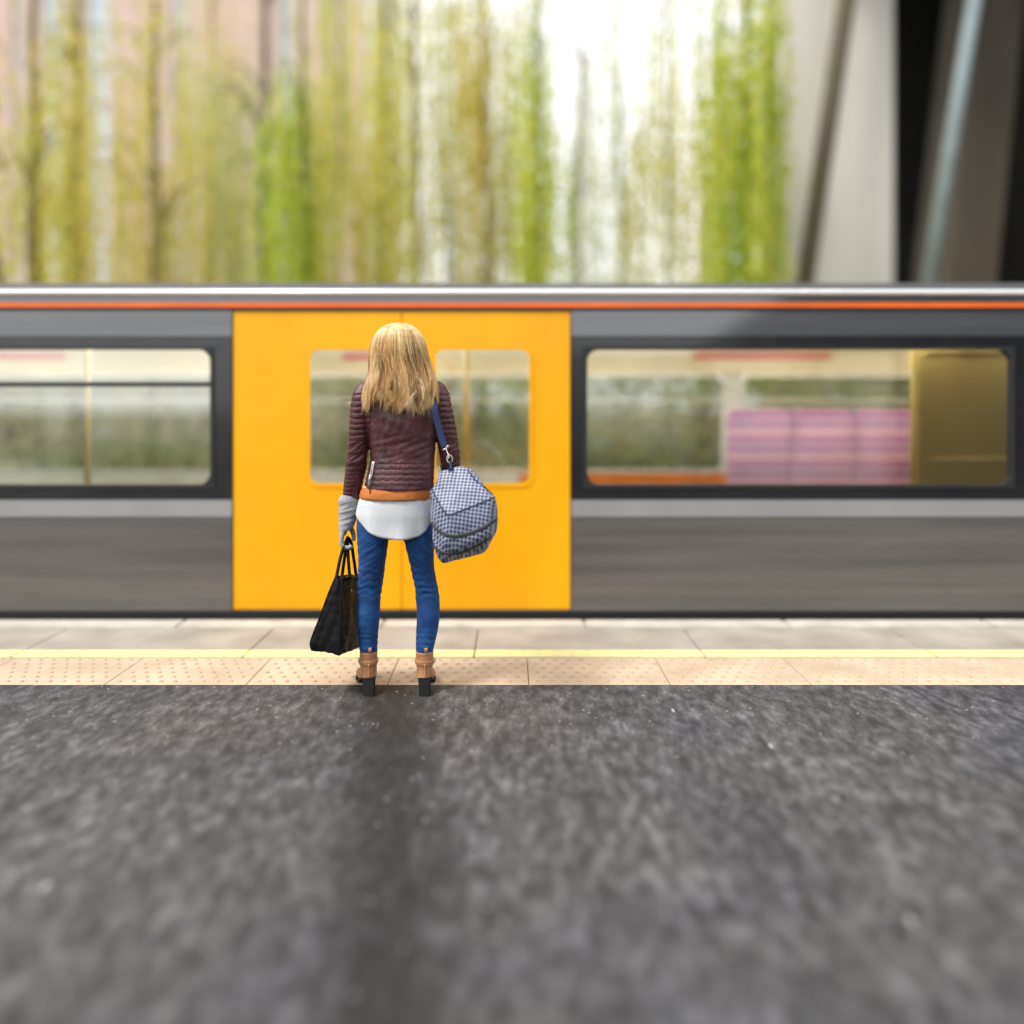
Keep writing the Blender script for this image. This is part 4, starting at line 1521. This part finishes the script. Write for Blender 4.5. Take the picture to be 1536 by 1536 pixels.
bag_strip([(648, 733), (655, 748), (664, 764), (672, 773), (682, 770), (700, 763), (720, 755), (742, 746)], .0028, .0028, pipe, 'piping')
bag_strip([(701, 704), (714, 722), (722, 727), (738, 741)], .0028, .0028, pipe, 'piping')
bag_strip([(645, 782), (656, 795), (668, 802), (683, 805), (705, 800), (725, 792), (744, 780)], .0085, .003, M['strap_dark'], 'webbing_band')
bag_strip([(650, 818), (660, 828), (674, 831), (692, 829), (715, 819), (736, 806)], .0085, .003, M['strap_dark'], 'webbing_band')
bag_strip([(673.5, 695), (674.5, 700), (677, 706)], .013, .003, pipe, 'strap_loop', 6)
# shoulder strap over the right shoulder, clasp and ring
st = [P(641, 590, 3.93), P(641.5, 573, 3.885), P(643.5, 571, 3.84), P(647, 583, 3.782), P(651.5, 612, 3.742), P(656, 632, 3.735), P(662, 655, 3.728), P(667.5, 671, 3.72)]
bm = bmesh.new()
path_loft(bm, st, [(.0155, .0022)] * len(st), 10, 6, Vector((0, -1, .25)))
obj('shoulder_strap', bm, M['navy'], bagroot, True)
def ring(c, rx, rz, r, rot=0):
    bm = bmesh.new()
    n = 20
    pts = [c + Vector((rx * math.cos(a) * math.cos(rot) - rz * math.sin(a) * math.sin(rot), .002 * math.sin(a), rx * math.cos(a) * math.sin(rot) + rz * math.sin(a) * math.cos(rot))) for a in (2 * math.pi * i / n for i in range(n))]
    loops = []
    for i, p in enumerate(pts):
        t = (pts[(i + 1) % n] - pts[i - 1]).normalized()
        u = Vector((0, 1, 0)); s = t.cross(u).normalized()
        loops.append([bm.verts.new(p + s * (r * math.cos(k * math.pi / 3)) + u * (r * math.sin(k * math.pi / 3))) for k in range(6)])
    for i in range(n):
        A, B = loops[i], loops[(i + 1) % n]
        for k in range(6):
            bm.faces.new((A[k], A[(k + 1) % 6], B[(k + 1) % 6], B[k]))
    return bm
cl = obj('clasp', tube([P(664, 675, 3.715), P(668.5, 672.5, 3.714), P(673, 668, 3.715)], .0028, 8, 3), M['silver'], bagroot, True)
obj('clasp_hook', tube([P(669, 673, 3.714), P(671, 679, 3.712), P(673.5, 684, 3.708), P(672, 688, 3.704)], .0032, 8, 4, Vector((0, 1, 0))), M['silver'], cl, True)
obj('ring', ring(P(674.5, 688.5, 3.700), .0125, .0185, .0022, .15), M['silver'], cl, True)
obj('end_tab', tube([P(675.5, 692, 3.698), P(676, 698, 3.69), P(676.5, 704, 3.655)], .006, 10, 3, Vector((0, 1, 0))), M['navy'], bagroot, True)

# ------------------------------------------------------------------ black tote
tote = empty('tote_bag', P(505, 983, 3.84))
tag(tote, 'black leather tote bag hanging from the gloved hand of the woman', 'bag')
rows = [
    # (A near-left, B near-right, C far-right, D far-left) from bottom to top
    [(468, 976, 3.745), (509, 983.5, 3.715), (546, 968, 3.985), (505, 962, 4.01)],
    [(466, 962, 3.745), (509, 972, 3.712), (545, 956, 3.985), (502, 950, 4.01)],
    [(480, 925, 3.757), (510, 930, 3.735), (542, 920, 3.975), (511, 915, 3.995)],
    [(492, 892, 3.77), (511.5, 895, 3.757), (540, 890, 3.965), (519, 886, 3.98)],
    [(503, 866, 3.79), (513, 868, 3.782), (538, 866, 3.95), (528, 863, 3.958)]]
def quad_ring(q, inset, nseg=14):
    """rounded quadrilateral with a folded-in near gusset"""
    A, B, C_, D_ = (P(*c) for c in q)
    out = []
    for (a, b2, fold) in ((A, B, inset), (B, C_, 0), (C_, D_, inset), (D_, A, 0)):
        for i in range(nseg):
            t = i / nseg
            p = a.lerp(b2, t)
            nrm = (b2 - a).cross(Vector((0, 0, 1))).normalized()
            out.append(p - nrm * (fold * math.sin(math.pi * t) ** 1.0) * 1)
    return out
rr = []
for i in range(len(rows) - 1):
    for k in range(12):
        t = k / 12
        q = [tuple(np.array(rows[i][j]) * (1 - t) + np.array(rows[i + 1][j]) * t) for j in range(4)]
        rr.append((q, (i + t) / (len(rows) - 1)))
rr.append((rows[-1], 1))
bm = bmesh.new()
loops = []
for q, t in rr:
    loops.append([bm.verts.new(p) for p in quad_ring(q, -.018 * sstep(.25, 1, t))])
for A, B in zip(loops, loops[1:]):
    n = len(A)
    for k in range(n):
        bm.faces.new((A[k], A[(k + 1) % n], B[(k + 1) % n], B[k]))
bm.faces.new(loops[0][::-1]); bm.faces.new(loops[-1])
me = remesh(bm, .0035, 7)
def f_tote(c, n, px, py):
    d = .009 * noise.noise(((px + py * .35) * .075, py * .016, 2)) + .004 * noise.noise((px * .14, py * .04, 6)) + .004 * noise.noise((px * .05, py * .09, 9))
    rib = sstep(.35, .7, n.x) + sstep(.45, .75, -n.x)
    d += min(1, rib) * .0016 * (abs(math.sin((py + (px - 505) * .2) * math.pi / 4.4)) - .5)
    return d
displace(me, f_tote)
tb = link('tote_body', me, M['black_leather'], tote, True)
for (p0, p1, p2, p3) in (
    (P(503.5, 872, 3.782), P(511, 835, 3.84), P(519, 812, 3.885), P(521.5, 807, 3.902)),
    (P(513, 864, 3.90), P(517, 835, 3.90), P(520, 815, 3.905), P(521.5, 807, 3.912)),
    (P(525, 869, 3.84), P(522.5, 840, 3.87), P(521.5, 818, 3.90), P(521.5, 807, 3.915)),
    (P(535, 868, 3.94), P(530.5, 838, 3.93), P(527, 815, 3.925), P(522.5, 807, 3.920))):
    obj('handle', tube([p0, p1, p2, p3], .0078, 10, 6, Vector((0, 1, 0))), M['black_leather'], tote, True)
top_ = quad_ring(rows[-1], .010)
obj('rim', tube([p + Vector((0, 0, .002)) for p in top_ + top_[:2]], .0042, 8, 1), M['black_leather'], tote, True)
obj('handle_grip', tube([P(521.5, 806.5, 3.862), P(521.5, 806, 3.905), P(522, 806.5, 3.952)], .0075, 10, 4), M['black_leather'], tote, True)
obj('rolled_edge', tube([P(q[0][0], q[0][1], q[0][2] - .004) for q in rows], .0035, 8, 5, Vector((0, 1, 0))), M['black_leather'], tb, True)
obj('rolled_edge', tube([P(q[1][0], q[1][1], q[1][2] - .003) for q in rows], .0035, 8, 5, Vector((0, 1, 0))), M['black_leather'], tb, True)
bm = bmesh.new()
path_loft(bm, [P(503, 876, 3.775), P(500, 888, 3.765), P(498.5, 897, 3.758), P(498, 906, 3.752)], [(.004, .002), (.004, .002), (.011, .004), (.011, .004)], 10, 4, Vector((0, 1, 0)))
obj('hanging_tag', bm, M['black_leather'], tote, True)
bm = bmesh.new()
bmesh.ops.create_uvsphere(bm, u_segments=12, v_segments=8, radius=.0042, matrix=Matrix.Translation(P(527, 886, 3.845)))
obj('stud', bm, M['silver'], tote, True)
